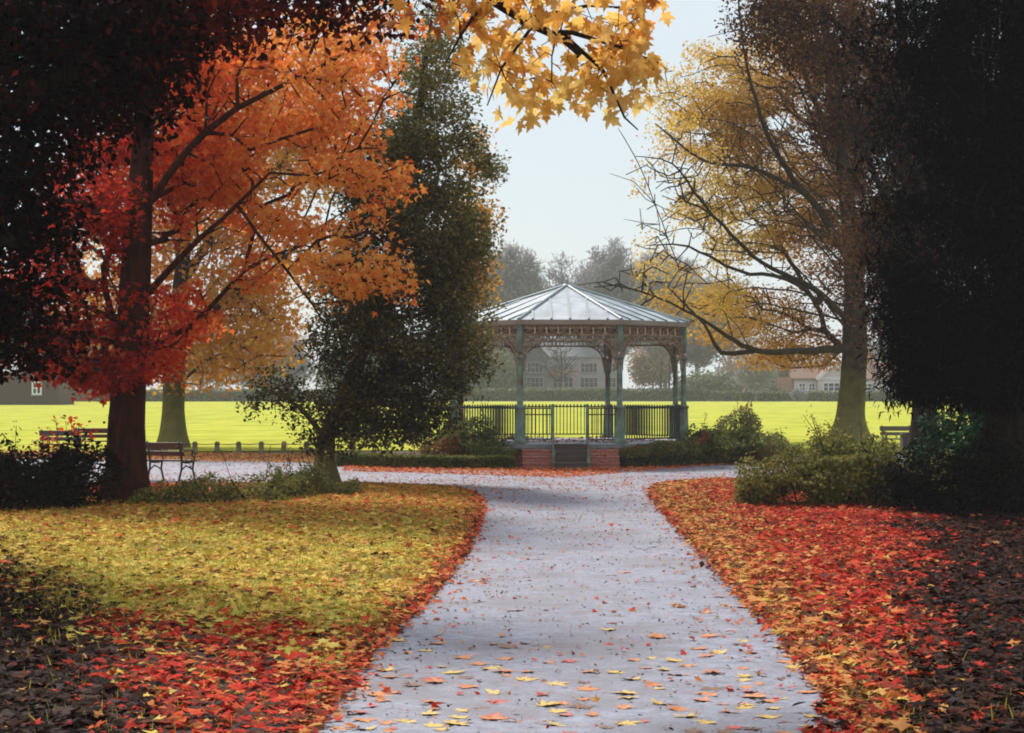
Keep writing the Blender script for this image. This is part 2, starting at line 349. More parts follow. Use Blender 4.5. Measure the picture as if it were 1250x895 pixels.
# ------------------------------------------------------------------ tree skeletons
class Skel:
    def __init__(s): s.p = np.zeros((60000, 3)); s.par = np.full(60000, -1); s.dep = np.zeros(60000); s.fix = np.zeros(60000); s.n = 0
    def node(s, p, par, fix=0):
        i = s.n; s.p[i] = p; s.par[i] = par; s.fix[i] = fix
        s.dep[i] = 0 if par < 0 else s.dep[par]+np.linalg.norm(s.p[i]-s.p[par]); s.n += 1
        return i
    def line(s, pts, rads, par=-1, jit=0, rng=None, step=.5):
        pts = [np.asarray(q, float) for q in pts]
        if par == 'near':
            par = int(np.argmin(np.linalg.norm(s.p[:s.n]-pts[0], axis=1)))
        last = par
        dens = []
        for i in range(len(pts)-1):
            k = max(1, int(np.linalg.norm(pts[i+1]-pts[i])/step))
            for j in range(k):
                t = j/k
                # catmull-rom
                p0 = pts[max(i-1, 0)]; p1 = pts[i]; p2 = pts[i+1]; p3 = pts[min(i+2, len(pts)-1)]
                q = .5*((2*p1)+(-p0+p2)*t+(2*p0-5*p1+4*p2-p3)*t*t+(-p0+3*p1-3*p2+p3)*t**3)
                dens.append((q, rads[i]*(1-t)+rads[i+1]*t))
        dens.append((pts[-1], rads[-1]))
        for q, r in dens:
            if jit: q = q+rng.normal(0, jit, 3)
            last = s.node(q, last, r)
        return last
    def grow(s, targets, rng, seg=.5, wig=.06, bow=.12, kd=.25, mind=0.0):
        d0 = np.array([np.min(np.linalg.norm(s.p[:s.n]-t, axis=1)) for t in targets])
        for i in np.argsort(d0):
            t = targets[i]
            d = np.linalg.norm(s.p[:s.n]-t, axis=1)
            cost = d+kd*s.dep[:s.n]
            j = int(np.argmin(cost)); L = d[j]
            if L < .05: continue
            k = max(1, int(round(L/seg))); a = s.p[j].copy(); last = j
            b = np.array([0, 0, rng.uniform(-.3, 1)])*bow*L+rng.normal(0, wig, 3)*L
            for m in range(1, k+1):
                u = m/k
                q = a+(t-a)*u+b*4*u*(1-u)+(rng.normal(0, wig*.5, 3)*seg if m < k else 0)
                last = s.node(q, last)
    def radii(s, r0, e=2.3):
        n = s.n; acc = np.zeros(n); ch = np.zeros(n, int)
        for i in range(n-1, -1, -1):
            r = r0 if ch[i] == 0 else acc[i]**(1/e)
            acc[i] = r**e
            if s.par[i] >= 0: acc[s.par[i]] += acc[i]; ch[s.par[i]] += 1
        r = acc**(1/e)
        return np.where(s.fix[:n] > 0, s.fix[:n], r)
    def mesh(s, name, r0, mat, rng, sides=5, e=2.3, rmin=0):
        n = s.n; r = s.radii(r0, e)
        for i in range(n):          # a branch is never thicker than what carries it
            if s.par[i] >= 0: r[i] = min(r[i], r[s.par[i]]*.98)
        r = np.maximum(r, rmin)
        i = np.where(s.par[:n] >= 0)[0]; pa = s.par[i]
        A = s.p[pa]; B = s.p[i]; ra = r[pa].copy(); rb = r[i]
        ra = np.minimum(ra, rb*1.6)
        d = B-A; L = np.linalg.norm(d, axis=1)+1e-9; d /= L[:, None]
        up = np.where(np.abs(d[:, 2:3]) > .9, np.array([[1., 0, 0]]), np.array([[0, 0, 1.]]))
        u = np.cross(d, up); u /= np.linalg.norm(u, axis=1)[:, None]+1e-9; w = np.cross(d, u)
        th = np.arange(sides)*2*np.pi/sides
        ringd = u[:, None]*np.cos(th)[None, :, None]+w[:, None]*np.sin(th)[None, :, None]
        VA = A[:, None]-d[:, None]*ra[:, None, None]*.3+ringd*ra[:, None, None]; VB = B[:, None]+ringd*rb[:, None, None]
        V = np.concatenate([VA, VB], 1).reshape(-1, 3)
        j = np.arange(sides); jn = (j+1) % sides
        q = np.stack([j, jn, jn+sides, j+sides], 1)
        F = (q[None]+(np.arange(len(i))*2*sides)[:, None, None]).reshape(-1, 4)
        return fast(name, V, F, mat, smooth=True)

def trunk_tube(name, pts, rads, mat, parent, rng, n=18, flare=1.5, rough=.06):
    """lumpy tapered trunk with root flare"""
    dens = []
    for i in range(len(pts)-1):
        for j in range(8):
            t = j/8; dens.append((pts[i]*(1-t)+pts[i+1]*t, rads[i]*(1-t)+rads[i+1]*t))
    dens.append((pts[-1], rads[-1]))
    z0 = dens[0][0][2]; V = []; F = []
    ph = rng.uniform(0, 6.28, 4)
    for p, r in dens:
        h = max(0, p[2]-z0); fl = 1+(flare-1)*math.exp(-h/.45)
        for j in range(n):
            a = 2*math.pi*j/n
            rr = r*fl*(1+rough*math.sin(3*a+ph[0]+h*.4)+rough*.8*math.sin(5*a+ph[1]-h*.7)+rough*.5*math.sin(9*a+ph[2]+h*2))
            rr *= 1+(fl-1)*.25*math.sin(5*a+ph[3])
            V.append((p[0]+rr*math.cos(a), p[1]+rr*math.sin(a), p[2]-(.15 if h == 0 else 0)))
    for i in range(len(dens)-1):
        for j in range(n): F.append((i*n+j, i*n+(j+1) % n, (i+1)*n+(j+1) % n, (i+1)*n+j))
    return V, F

def tree(name, label, base, trunk, rads, limbs, crown, ntar, per, lsize, tmpl, leafm, barkm, tintf, seed, spread=.5, seg=.5,
         r0=.012, cat='tree', group=None, flat=(1, 1, .6), droop=.45, kd=.25, flare=1.5, sides=5, shell=.4, wig=.06, cull=None, clump=1.6, bare=None, dedge=None):
    rng = np.random.default_rng(seed)
    root = thing(name, tuple(base), label, cat, group)
    trunk = [np.asarray(t, float) for t in trunk]
    sk = Skel(); sk.line(trunk, rads)
    for pts, rr in limbs: sk.line(pts, rr, 'near', .02, rng)
    tg = ell(crown, rng, ntar, shell)
    if cull is not None: tg = tg[cull(tg)]
    sk.grow(tg, rng, seg, wig, kd=kd)
    if bare: sk.grow(ell(bare[0], rng, bare[1], .6), rng, seg, wig, kd=kd*.5)
    me = sk.mesh('trunk', r0, barkm, rng, sides)
    V, F = trunk_tube('trunk', trunk, rads, barkm, root, rng, flare=flare)
    # trunk surface and limbs in one mesh
    m2 = bpy.data.meshes.new('trunk')
    n0 = len(me.vertices)
    co = np.zeros(n0*3, np.float32); me.vertices.foreach_get('co', co)
    lp = np.zeros(len(me.loops), np.int32); me.loops.foreach_get('vertex_index', lp)
    VV = np.concatenate([co.reshape(-1, 3), np.array(V, np.float32)]); FF = np.concatenate([lp.reshape(-1, 4), np.array(F, np.int32)+n0])
    bpy.data.meshes.remove(me); bpy.data.meshes.remove(m2)
    link('trunk', fast('trunk', VV, FF, barkm, smooth=True), root)
    if per > 0:
        # leaves sit round the outer twig nodes
        c = np.repeat(tg, np.clip(rng.gamma(clump, per/clump, len(tg)), 0, per*4).astype(int), 0)
        pos = c+np.clip(rng.normal(0, spread, c.shape), -1.55*spread, 1.55*spread)*np.array(flat)
        if cull is not None: pos = pos[cull(pos)]
        sz = lsize*rng.uniform(.65, 1.25, len(pos))
        link('crown', leafmesh('crown', pos, sz, tmpl, leafm, tintf(pos, rng), rng, droop=droop), root)
    return root

def shrub(name, label, base, blobs, n, lsize, mat, tintf, seed, tmpl=T_OVATE, cat='shrub', group=None, stems=10, shell=.3, zmin=.02, lump=.25, droop=.1, twig='bark', sprigs=0):
    """leafy mass of many small leaves over real stems"""
    rng = np.random.default_rng(seed)
    root = thing(name, tuple(base), label, cat, group)
    pos = ell(blobs, rng, n, shell)
    # lumps and hollows
    nz = hash3(pos, 2.6)+.6*hash3(pos, 6.0)
    pos = pos+np.stack([hash3(pos, 3.3), hash3(pos[:, ::-1], 3.1), nz], 1)*lump
    keep = (pos[:, 2] > zmin) & (nz > -1.05+rng.uniform(-.3, .3, len(pos)))
    pos = pos[keep]
    sk = Skel(); b = np.asarray(base, float)
    for i in range(stems):
        t = pos[rng.integers(len(pos))]
        st = np.array([b[0]*.35+t[0]*.65, b[1]*.35+t[1]*.65, -.03])
        sk.line([np.array([b[0], b[1], -.06]), st, (st+t)/2+rng.normal(0, .08, 3), t], [.02, .018, .012, .006], -1)
    if sprigs:
        top = pos[np.argsort(pos[:, 2])[-int(len(pos)*.2):]]
        extra = []
        for i in range(sprigs):
            t = top[rng.integers(len(top))]; h = rng.uniform(.25, .6)
            e = t+np.array([rng.normal(0, .15), rng.normal(0, .15), h])
            sk.line([sk.p[int(np.argmin(np.linalg.norm(sk.p[:sk.n]-t, axis=1)))].copy(), t, e], [.01, .008, .004], -1)
            k = rng.integers(8, 18); u = rng.uniform(.1, 1.05, k)[:, None]
            extra.append(t+(e-t)*u+rng.normal(0, .045, (k, 3)))
        pos = np.concatenate([pos]+extra)
    link('stems', sk.mesh('stems', .006, M[twig], rng, 5), root)
    sz = lsize*rng.uniform(.6, 1.3, len(pos))
    link('foliage', leafmesh('foliage', pos, sz, tmpl, mat, tintf(pos, rng), rng, droop=droop), root)
    return root

def T(c, amp=.18, ns=.5, na=.15):       # tint around c with clumpy variation
    return lambda p, rng: c+rng.normal(0, amp, len(p))+na*hash3(p, ns)

#==SETTING==
# ground: one sheet, level near the camera, rising very slightly beyond the field
def gz(x, y): return .0
def gmesh():
    xs = np.concatenate([np.linspace(-600, -40, 12), np.linspace(-30, 30, 31), np.linspace(40, 600, 12)])
    ys = np.concatenate([np.linspace(-60, 0, 6), np.linspace(4, 80, 39), np.linspace(100, 900, 17)])
    X, Y = np.meshgrid(xs, ys); Z = np.maximum(0, Y-62)*.0026
    V = np.stack([X, Y, Z], -1).reshape(-1, 3); w = len(xs)
    i, j = np.meshgrid(np.arange(len(ys)-1), np.arange(w-1), indexing='ij'); a = (i*w+j).ravel()
    return fast('ground', V, np.stack([a, a+1, a+w+1, a+w], 1), M['ground'], smooth=True)
def terr(y): return np.maximum(0, np.asarray(y)-62)*.0026
tag(link('ground', gmesh()), kind='structure')

def spline(pts, k=8, closed=True):
    pts = [np.asarray(p, float) for p in pts]; n = len(pts); out = []
    for i in range(n if closed else n-1):
        g = (lambda q: pts[q % n]) if closed else (lambda q: pts[min(max(q, 0), n-1)])
        p0, p1, p2, p3 = g(i-1), g(i), g(i+1), g(i+2)
        for j in range(k):
            t = j/k; out.append(.5*((2*p1)+(-p0+p2)*t+(2*p0-5*p1+4*p2-p3)*t*t+(-p0+3*p1-3*p2+p3)*t**3))
    if not closed: out.append(pts[-1])
    return out
def sheet(name, poly, z, mat, kind='structure', skirt=0.0, jit=0.0):
    bm = bmesh.new(); rng = np.random.default_rng(3)
    vs = [bm.verts.new((p[0]+rng.normal(0, jit), p[1]+rng.normal(0, jit), z+float(terr(p[1])))) for p in poly]
    f = bm.faces.new(vs); f.normal_update()
    if f.normal.z < 0: f.normal_flip()
    if skirt:
        lo = [bm.verts.new((v.co.x, v.co.y, v.co.z-skirt)) for v in vs]; n = len(vs)
        for i in range(n): bm.faces.new((vs[i], vs[(i+1) % n], lo[(i+1) % n], lo[i]))
    bmesh.ops.triangulate(bm, faces=[f])
    bmesh.ops.recalc_face_normals(bm, faces=bm.faces)
    me = bpy.data.meshes.new(name); bm.to_mesh(me); bm.free(); me.materials.append(mat)
    return tag(link(name, me), kind=kind)

# path outlines from ground points (reference pixels)
LEFT_EDGE = [(250, 1250), (325, 980), (372, 895), (420, 830), (482, 762), (540, 702), (573, 652), (582, 622), (574, 605), (545, 597), (480, 594), (430, 592), (300, 589), (180, 590), (-60, 594), (-260, 597)]
TOP_EDGE = [(-260, 561), (-60, 560), (200, 561), (300, 562), (390, 567), (430, 572), (520, 574), (630, 575), (700, 577), (752, 574), (850, 568), (935, 562), (1010, 558), (1180, 555)]
RIGHT_EDGE = [(1180, 563), (1010, 571), (935, 579), (880, 586), (820, 591), (800, 598), (803, 612), (826, 636), (868, 682), (923, 740), (980, 800), (1022, 850), (1062, 895), (1140, 980), (1340, 1250)]
le = spline([G(*p)[:2] for p in LEFT_EDGE], 6, False); te = spline([G(*p)[:2] for p in TOP_EDGE], 6, False); re_ = spline([G(*p)[:2] for p in RIGHT_EDGE], 6, False)
PATHPOLY = np.array(le+te+re_)
sheet('path', PATHPOLY, .012, M['path'])
tag(bpy.data.objects['path'], kind='structure')
# raised turf either side
i1 = 11*6
bankL = [p for p in le[:i1+1]]+[G(300, 600)[:2], G(120, 610)[:2], G(-250, 620)[:2], np.array([-14, 8.]), np.array([-8, 2.])]
iR = 3*6
bankR = [p for p in re_[iR:]]+[np.array([8, 2.]), np.array([16, 8.]), np.array([20, 40.]), G(1180, 580)[:2]]
sheet('grass_bank', bankL, .045, M['bank'], skirt=.06, jit=.012)
sheet('leaf_covered_bank', bankR, .045, M['soil_and_shade'], skirt=.06, jit=.012)
dark_corner = spline([G(-160, 690)[:2], G(60, 700)[:2], G(130, 745)[:2], G(240, 775)[:2], G(330, 800)[:2], G(385, 840)[:2], G(372, 885)[:2], G(330, 985)[:2], G(225, 1250)[:2], np.array([-4, 4.]), np.array([-9, 8.])], 6)
sheet('dark_corner_mould', dark_corner, .050, M['soil_and_shade'], jit=.03)  # bare ground under thick litter, coloured near black to shade the corner
# mown field behind
lawn = [(-60, 60), (-20, 60), (-8, 61), (-3, 62), (6, 62), (14, 61), (60, 60), (150, 290), (-150, 290)]
sheet('lawn', [(-60, 61), (-12, 60.5), (-6, 62), (8, 62), (16, 60), (60, 60), (170, 286), (-170, 286)], .03, M['lawn'])
sheet('gravel_strip', [(-12, 287), (46, 287), (46, 291), (-12, 291)], .035, M['sand'])

def inpoly(x, y, poly):
    c = np.zeros(len(x), bool); n = len(poly)
    for i in range(n):
        x1, y1 = poly[i][0], poly[i][1]; x2, y2 = poly[i-1][0], poly[i-1][1]
        k = ((y1 > y) != (y2 > y)) & (x < (x2-x1)*(y-y1)/(y2-y1+1e-12)+x1); c ^= k
    return c
def edge_dist(x, y, line):
    d = np.full(len(x), 1e9)
    L = np.array(line)
    for i in range(len(L)-1):
        a = L[i]; b = L[i+1]; ab = b-a; t = np.clip(((x-a[0])*ab[0]+(y-a[1])*ab[1])/(ab@ab+1e-12), 0, 1)
        d = np.minimum(d, np.hypot(x-a[0]-t*ab[0], y-a[1]-t*ab[1]))
    return d

# ---- fallen leaves: uncounted litter on banks
def scatter(poly, n, rng):
    P_ = np.array(poly); lo = P_.min(0); hi = P_.max(0); out = []
    while sum(map(len, out)) < n:
        q = rng.uniform(lo, hi, (n, 2)); q = q[inpoly(q[:, 0], q[:, 1], P_)]; out.append(q)
    return np.concatenate(out)[:n]
def sm(a, b, x):
    t = np.clip((x-a)/(b-a), 0, 1); return t*t*(3-2*t)
def litter():
    rng = np.random.default_rng(11)
    visL = [p for p in le[6:i1+1]]+[G(300, 603)[:2], G(-60, 618)[:2], G(-140, 700)[:2], G(-140, 990)[:2]]
    visR = [p for p in re_[iR:-6]]+[G(1400, 990)[:2], G(1400, 600)[:2], G(960, 596)[:2]]
    pos = []; tint = []; size = []
    # left bank -- ramp: 0 black, .125 dark brown, .25 brown, .375 crimson, .5 red, .625 orange, .75 tan, .875 yellow, 1 pale yellow
    q = scatter(visL, 46000, rng); v = np.column_stack([q, np.full(len(q), .05)]); px, py = topx(v)
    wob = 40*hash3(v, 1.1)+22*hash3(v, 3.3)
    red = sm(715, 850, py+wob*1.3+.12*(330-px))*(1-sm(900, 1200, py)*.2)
    dark = np.clip(sm(185, 15, px+wob*1.2-(py-760)*.75)*sm(640, 720, py+wob), 0, 1)  # lower left leaves go near black, corner shading put into their colour
    ed = edge_dist(v[:, 0], v[:, 1], le)
    edge = np.exp(-ed/.33)
    far = sm(668, 610, py)
    u = rng.uniform(0, 1, len(v))
    t = .90+rng.normal(0, .08, len(v))
    t = np.where(u < far*.85, .66+rng.normal(0, .08, len(v)), t)
    t = np.where(rng.uniform(0, 1, len(v)) < edge*.9, np.where(rng.uniform(0, 1, len(v)) < .4, .28, .68)+rng.normal(0, .08, len(v)), t)
    t = np.where(rng.uniform(0, 1, len(v)) < red*.93, np.where(rng.uniform(0, 1, len(v)) < .22, .62, .44)+rng.normal(0, .07, len(v)), t)
    t = np.where((rng.uniform(0, 1, len(v)) < .16), .25+rng.normal(0, .06, len(v)), t)
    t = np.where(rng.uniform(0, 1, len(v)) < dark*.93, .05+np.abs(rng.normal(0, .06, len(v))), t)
    # the middle of the bank shows grass between its leaves
    thin = (1-red)*(1-dark)*(1-edge)*(1-far*.5)
    keep = rng.uniform(0, 1, len(v)) > thin*(.58+.28*hash3(v, 1.6))
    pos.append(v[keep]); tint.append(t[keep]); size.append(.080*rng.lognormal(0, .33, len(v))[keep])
    # right bank
    q = scatter(visR, 46000, rng); v = np.column_stack([q, np.full(len(q), .05)]); px, py = topx(v)
    wob = 45*hash3(v, 1.0)+20*hash3(v, 3.0)
    ed = edge_dist(v[:, 0], v[:, 1], re_[iR:])
    edge = np.exp(-ed/.5)
    tanb = np.exp(-(np.maximum(0, px-(845+(py-640)*.78)+wob*.7)/70)**2)*sm(905, 840, py)
    bright = sm(1040, 1130, px+wob)*0
    dark = sm(1055, 1190, px+wob*1.1-np.abs(py-745)*-.10*0+np.maximum(0, py-790)*-.9*0+np.maximum(0, 690-py)*.4)  # leaves darken towards the right edge, shading put into the tint
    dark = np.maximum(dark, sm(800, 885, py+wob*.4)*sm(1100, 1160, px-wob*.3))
    u = rng.uniform(0, 1, len(v))
    t = np.where(u < .25, .6, .43)+rng.normal(0, .07, len(v))
    t = np.where(rng.uniform(0, 1, len(v)) < .14, .3, t)
    t = np.where(rng.uniform(0, 1, len(v)) < np.clip(tanb*.9, 0, 1), np.where(rng.uniform(0, 1, len(v)) < .3, .28, .72)+rng.normal(0, .07, len(v)), t)
    t = np.where(rng.uniform(0, 1, len(v)) < edge*.75, np.where(rng.uniform(0, 1, len(v)) < .35, .28, .74)+rng.normal(0, .08, len(v)), t)
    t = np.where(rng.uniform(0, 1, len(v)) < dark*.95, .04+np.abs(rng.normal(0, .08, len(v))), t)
    pos.append(v); tint.append(t); size.append(.080*rng.lognormal(0, .33, len(v)))
    # drift at the foot of the bandstand and along the hedges, and specks on the path
    drift = [G(420, 569)[:2], G(640, 571)[:2], G(752, 569)[:2], G(960, 559)[:2], G(960, 562)[:2], G(760, 578)[:2], G(690, 584)[:2], G(420, 576)[:2]]
    q = scatter(drift, 5000, rng); v = np.column_stack([q, np.full(len(q), .02)])
    pos.append(v); tint.append(.62+rng.normal(0, .07, len(v))); size.append(.075*rng.uniform(.6, 1.3, len(v)))
    q = scatter(PATHPOLY, 26000, rng); v = np.column_stack([q, np.full(len(q), .017)]); px, py = topx(v)
    e = np.minimum(edge_dist(q[:, 0], q[:, 1], le), edge_dist(q[:, 0], q[:, 1], re_))
    cross = np.exp(-((py-590)/10)**2)
    k = (rng.uniform(0, 1, len(v)) < .07+.9*np.exp(-e/.28)+.38*cross) & (py > 555) & (py < 1000)
    v = v[k]; pos.append(v); tint.append(.60+rng.normal(0, .12, len(v))); size.append(.05*rng.uniform(.3, 1.5, len(v)))
    q = scatter(PATHPOLY, 14000, rng); v = np.column_stack([q, np.full(len(q), .016)]); px, py = topx(v); v = v[(py > 555) & (py < 1000)]
    pos.append(v); tint.append(np.where(rng.uniform(0, 1, len(v)) < .6, .15, .7)+rng.normal(0, .05, len(v))); size.append(.022*rng.uniform(.5, 1.6, len(v)))
    # under the trees on the left and behind
    u = [G(-60, 640)[:2], G(430, 600)[:2], G(430, 590)[:2], G(-60, 592)[:2]]
    q = scatter(u, 7000, rng); v = np.column_stack([q, np.full(len(q), .02)]); px, py = topx(v)
    pos.append(v); tint.append(np.where(px < 200, .42, .64)+rng.normal(0, .07, len(v))); size.append(.09*rng.uniform(.6, 1.3, len(v)))
    u = [G(-60, 561)[:2], G(420, 566)[:2], G(400, 555)[:2], G(-60, 549)[:2]]
    q = scatter(u, 6000, rng); v = np.column_stack([q, np.full(len(q), .02)])
    pos.append(v); tint.append(.72+rng.normal(0, .08, len(v))); size.append(.09*rng.uniform(.6, 1.3, len(v)))
    p = np.concatenate(pos); t = np.concatenate(tint); s = np.minimum(np.concatenate(size), .135)
    q = scatter([G(985, 905)[:2], G(1010, 850)[:2], G(1075, 880)[:2], G(1130, 960)[:2], G(1010, 960)[:2]], 420, rng); v = np.column_stack([q, rng.uniform(.02, .03, len(q))])
    p = np.concatenate([p, v]); t = np.concatenate([t, np.where(rng.uniform(0, 1, len(q)) < .55, .2, .42)+rng.normal(0, .06, len(q))]); s = np.concatenate([s, .08*rng.lognormal(0, .3, len(q))])
    a = rng.uniform(0, 6.283, 420); r = 2.95*np.sqrt(rng.uniform(0, 1, 420))
    v = np.column_stack([1.46+r*np.cos(a), 51.5+r*np.sin(a), np.full(420, .618)])
    w = np.column_stack([1.46+rng.uniform(-1.15, 1.15, 60), 51.5-3.19-rng.uniform(0, .6, 60), np.zeros(60)]); w = w[np.abs(w[:, 0]-1.46) > .5]
    w[:, 2] = np.where(w[:, 1] < 51.5-3.62, .16, np.where(w[:, 1] < 51.5-3.40, .315, .47))
    for q in (v, w):
        p = np.concatenate([p, q]); t = np.concatenate([t, np.where(rng.uniform(0, 1, len(q)) < .6, .22, .62)+rng.normal(0, .06, len(q))]); s = np.concatenate([s, .08*rng.lognormal(0, .3, len(q))])
    # leaves lodged along the turf edges
    for line, k, tc_ in ((le[6:i1+1], 4200, .62), (re_[iR:-6], 3600, .66)):
        L = np.array(line); sg = np.linalg.norm(np.diff(L, axis=0), axis=1); ii = rng.choice(len(sg), k, p=sg/sg.sum()); u = rng.uniform(0, 1, k)[:, None]
        q = L[ii]+(L[ii+1]-L[ii])*u+rng.normal(0, .06, (k, 2)); v = np.column_stack([q, rng.uniform(.02, .055, k)])
        p = np.concatenate([p, v]); t = np.concatenate([t, np.where(rng.uniform(0, 1, k) < .4, .27, tc_)+rng.normal(0, .08, k)]); s = np.concatenate([s, .075*rng.uniform(.5, 1.4, k)])
    p[:, 2] += np.abs(rng.normal(0, .014, len(p)))
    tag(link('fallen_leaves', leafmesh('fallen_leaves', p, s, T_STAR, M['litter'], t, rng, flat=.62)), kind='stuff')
    k = rng.uniform(0, 1, len(p)) < .34
    q2 = p[k]+np.column_stack([rng.normal(0, .05, (k.sum(), 2)), np.abs(rng.normal(.006, .006, k.sum()))])
    tag(link('small_fallen_leaves', leafmesh('small_fallen_leaves', q2, s[k]*rng.uniform(.5, 1.2, k.sum()), T_OVATE, M['litter'], t[k]-.06+rng.normal(0, .07, k.sum()), rng, flat=.55)), kind='stuff')
    tw = np.concatenate([scatter(visL, 900, rng), scatter(visR, 900, rng), scatter(PATHPOLY, 500, rng)]); tw = np.column_stack([tw, np.full(len(tw), .06)]); pxx, pyy = topx(tw); tw[1800:, 2] = .02
    tag(link('twig_debris', leafmesh('twig_debris', tw, rng.uniform(.06, .3, len(tw)), (T_SPRAY[0]*np.array([.22, 1, .3]), T_SPRAY[1]), M['litter'], .12+rng.normal(0, .03, len(tw)), rng, flat=.9)), kind='stuff')
    # grass blades through the left bank and along both turf edges
    q = scatter(visL, 60000, rng); v = np.column_stack([q, np.full(len(q), .04)]); px, py = topx(v)
    red = sm(740, 800, py+40*hash3(v, 1.1)+.12*(330-px)); dark = sm(110, 20, px-(py-760)*.6)
    v = v[rng.uniform(0, 1, len(v)) > np.maximum(red, dark)*.9]
    q = scatter(visR, 30000, rng); w = np.column_stack([q, np.full(len(q), .04)])
    e = edge_dist(w[:, 0], w[:, 1], re_[iR:]); w = w[rng.uniform(0, 1, len(w)) < np.exp(-e/.35)*.8]
    v = np.concatenate([v, w])
    V, F, k = leaves(v, .085*rng.uniform(.5, 1.3, len(v)), (np.array([(-.05, 0, 0), (.05, 0, 0), (.02, .6, .02), (0, 1, .1)]), np.array([(0, 1, 2, 3)])), rng, droop=-.75)
    tag(link('grass', fast('grass', V, F, M['grass'], np.repeat(np.clip(.5+rng.normal(0, .25, len(v)), 0, 1), k))), kind='stuff')
litter()

# ---- the larger leaves on the path, one by one
def path_leaves():
    rng = np.random.default_rng(21)
    kinds = [('orange', (.56, .17, .03)), ('yellow', (.62, .38, .06)), ('red', (.50, .05, .03)), ('brown', (.16, .07, .035))]
    meshes = {}
    for nm, c in kinds:
        m = surfmat(nm+'_fallen_leaf', [tuple(.6*x for x in c), c, tuple(min(.8, 1.15*x) for x in c)], 18, .55, .2)
        for k in range(3):
            mb = MB(); Tm, F = T_MAPLE
            rr = np.random.default_rng(hash(nm) % 1 + k*7+len(nm))
            V = Tm.copy()
            V[:, 2] = .22*np.abs(V[:, 0])**1.3*(1+.6*rr.normal())+.10*(V[:, 1]-.4)**2*(k+1)+rr.uniform(0, .05, len(V))
            V[:, 2] -= V[:, 2].min()
            mb.add(V, [tuple(f) for f in F]); mb.tube([(0, 0, .03), (.03, -.2, .06), (.02, -.42, .02)], [.016, .013, .012], 5)
            me = bpy.data.meshes.new('fallen_leaf'); me.from_pydata(mb.v, [], mb.f); me.materials.append(m); me.update()
            meshes[nm, k] = me
    labels = {'orange': 'orange maple leaf lying on the grey tarmac path', 'yellow': 'yellow maple leaf lying on the grey tarmac path',
              'red': 'red maple leaf lying on the grey tarmac path', 'brown': 'dark brown withered maple leaf lying on the grey tarmac path'}
    spots = []
    for i in range(4000):
        px = rng.uniform(400, 1060); py = 640+255*rng.beta(2.6, 1.0)
        g = G(px, py, .02)
        if not inpoly(np.array([g[0]]), np.array([g[1]]), PATHPOLY)[0]: continue
        dn = .25+.75*sm(740, 850, np.array([py]))[0]
        e = min(edge_dist(g[:1], g[1:2], le)[0], edge_dist(g[:1], g[1:2], re_)[0])
        if rng.uniform() > dn*(.35+.65*math.exp(-e/.5)): continue
        if any((g[0]-q[0])**2+(g[1]-q[1])**2 < .02 for q in spots): continue
        spots.append(g)
        if len(spots) >= 170: break
    for g in spots:
        py = HZ+(EYE-.02)/g[1]*FPX
        pr = [.45, .3, .07+.25*(py > 860), .16]; pr = np.array(pr)/sum(pr)
        nm = kinds[rng.choice(4, p=pr)][0]
        o = link('fallen_leaf', meshes[nm, int(rng.integers(3))])
        o.location = (g[0], g[1], .013); o.rotation_euler = (rng.normal(0, .06), rng.normal(0, .06), rng.uniform(0, 6.28))
        s = rng.uniform(.08, .165); o.scale = (s, s*rng.uniform(.8, 1.1), s*rng.uniform(.2, .8))
        tag(o, labels[nm], 'leaf', nm+' leaves lying on the path')
path_leaves()

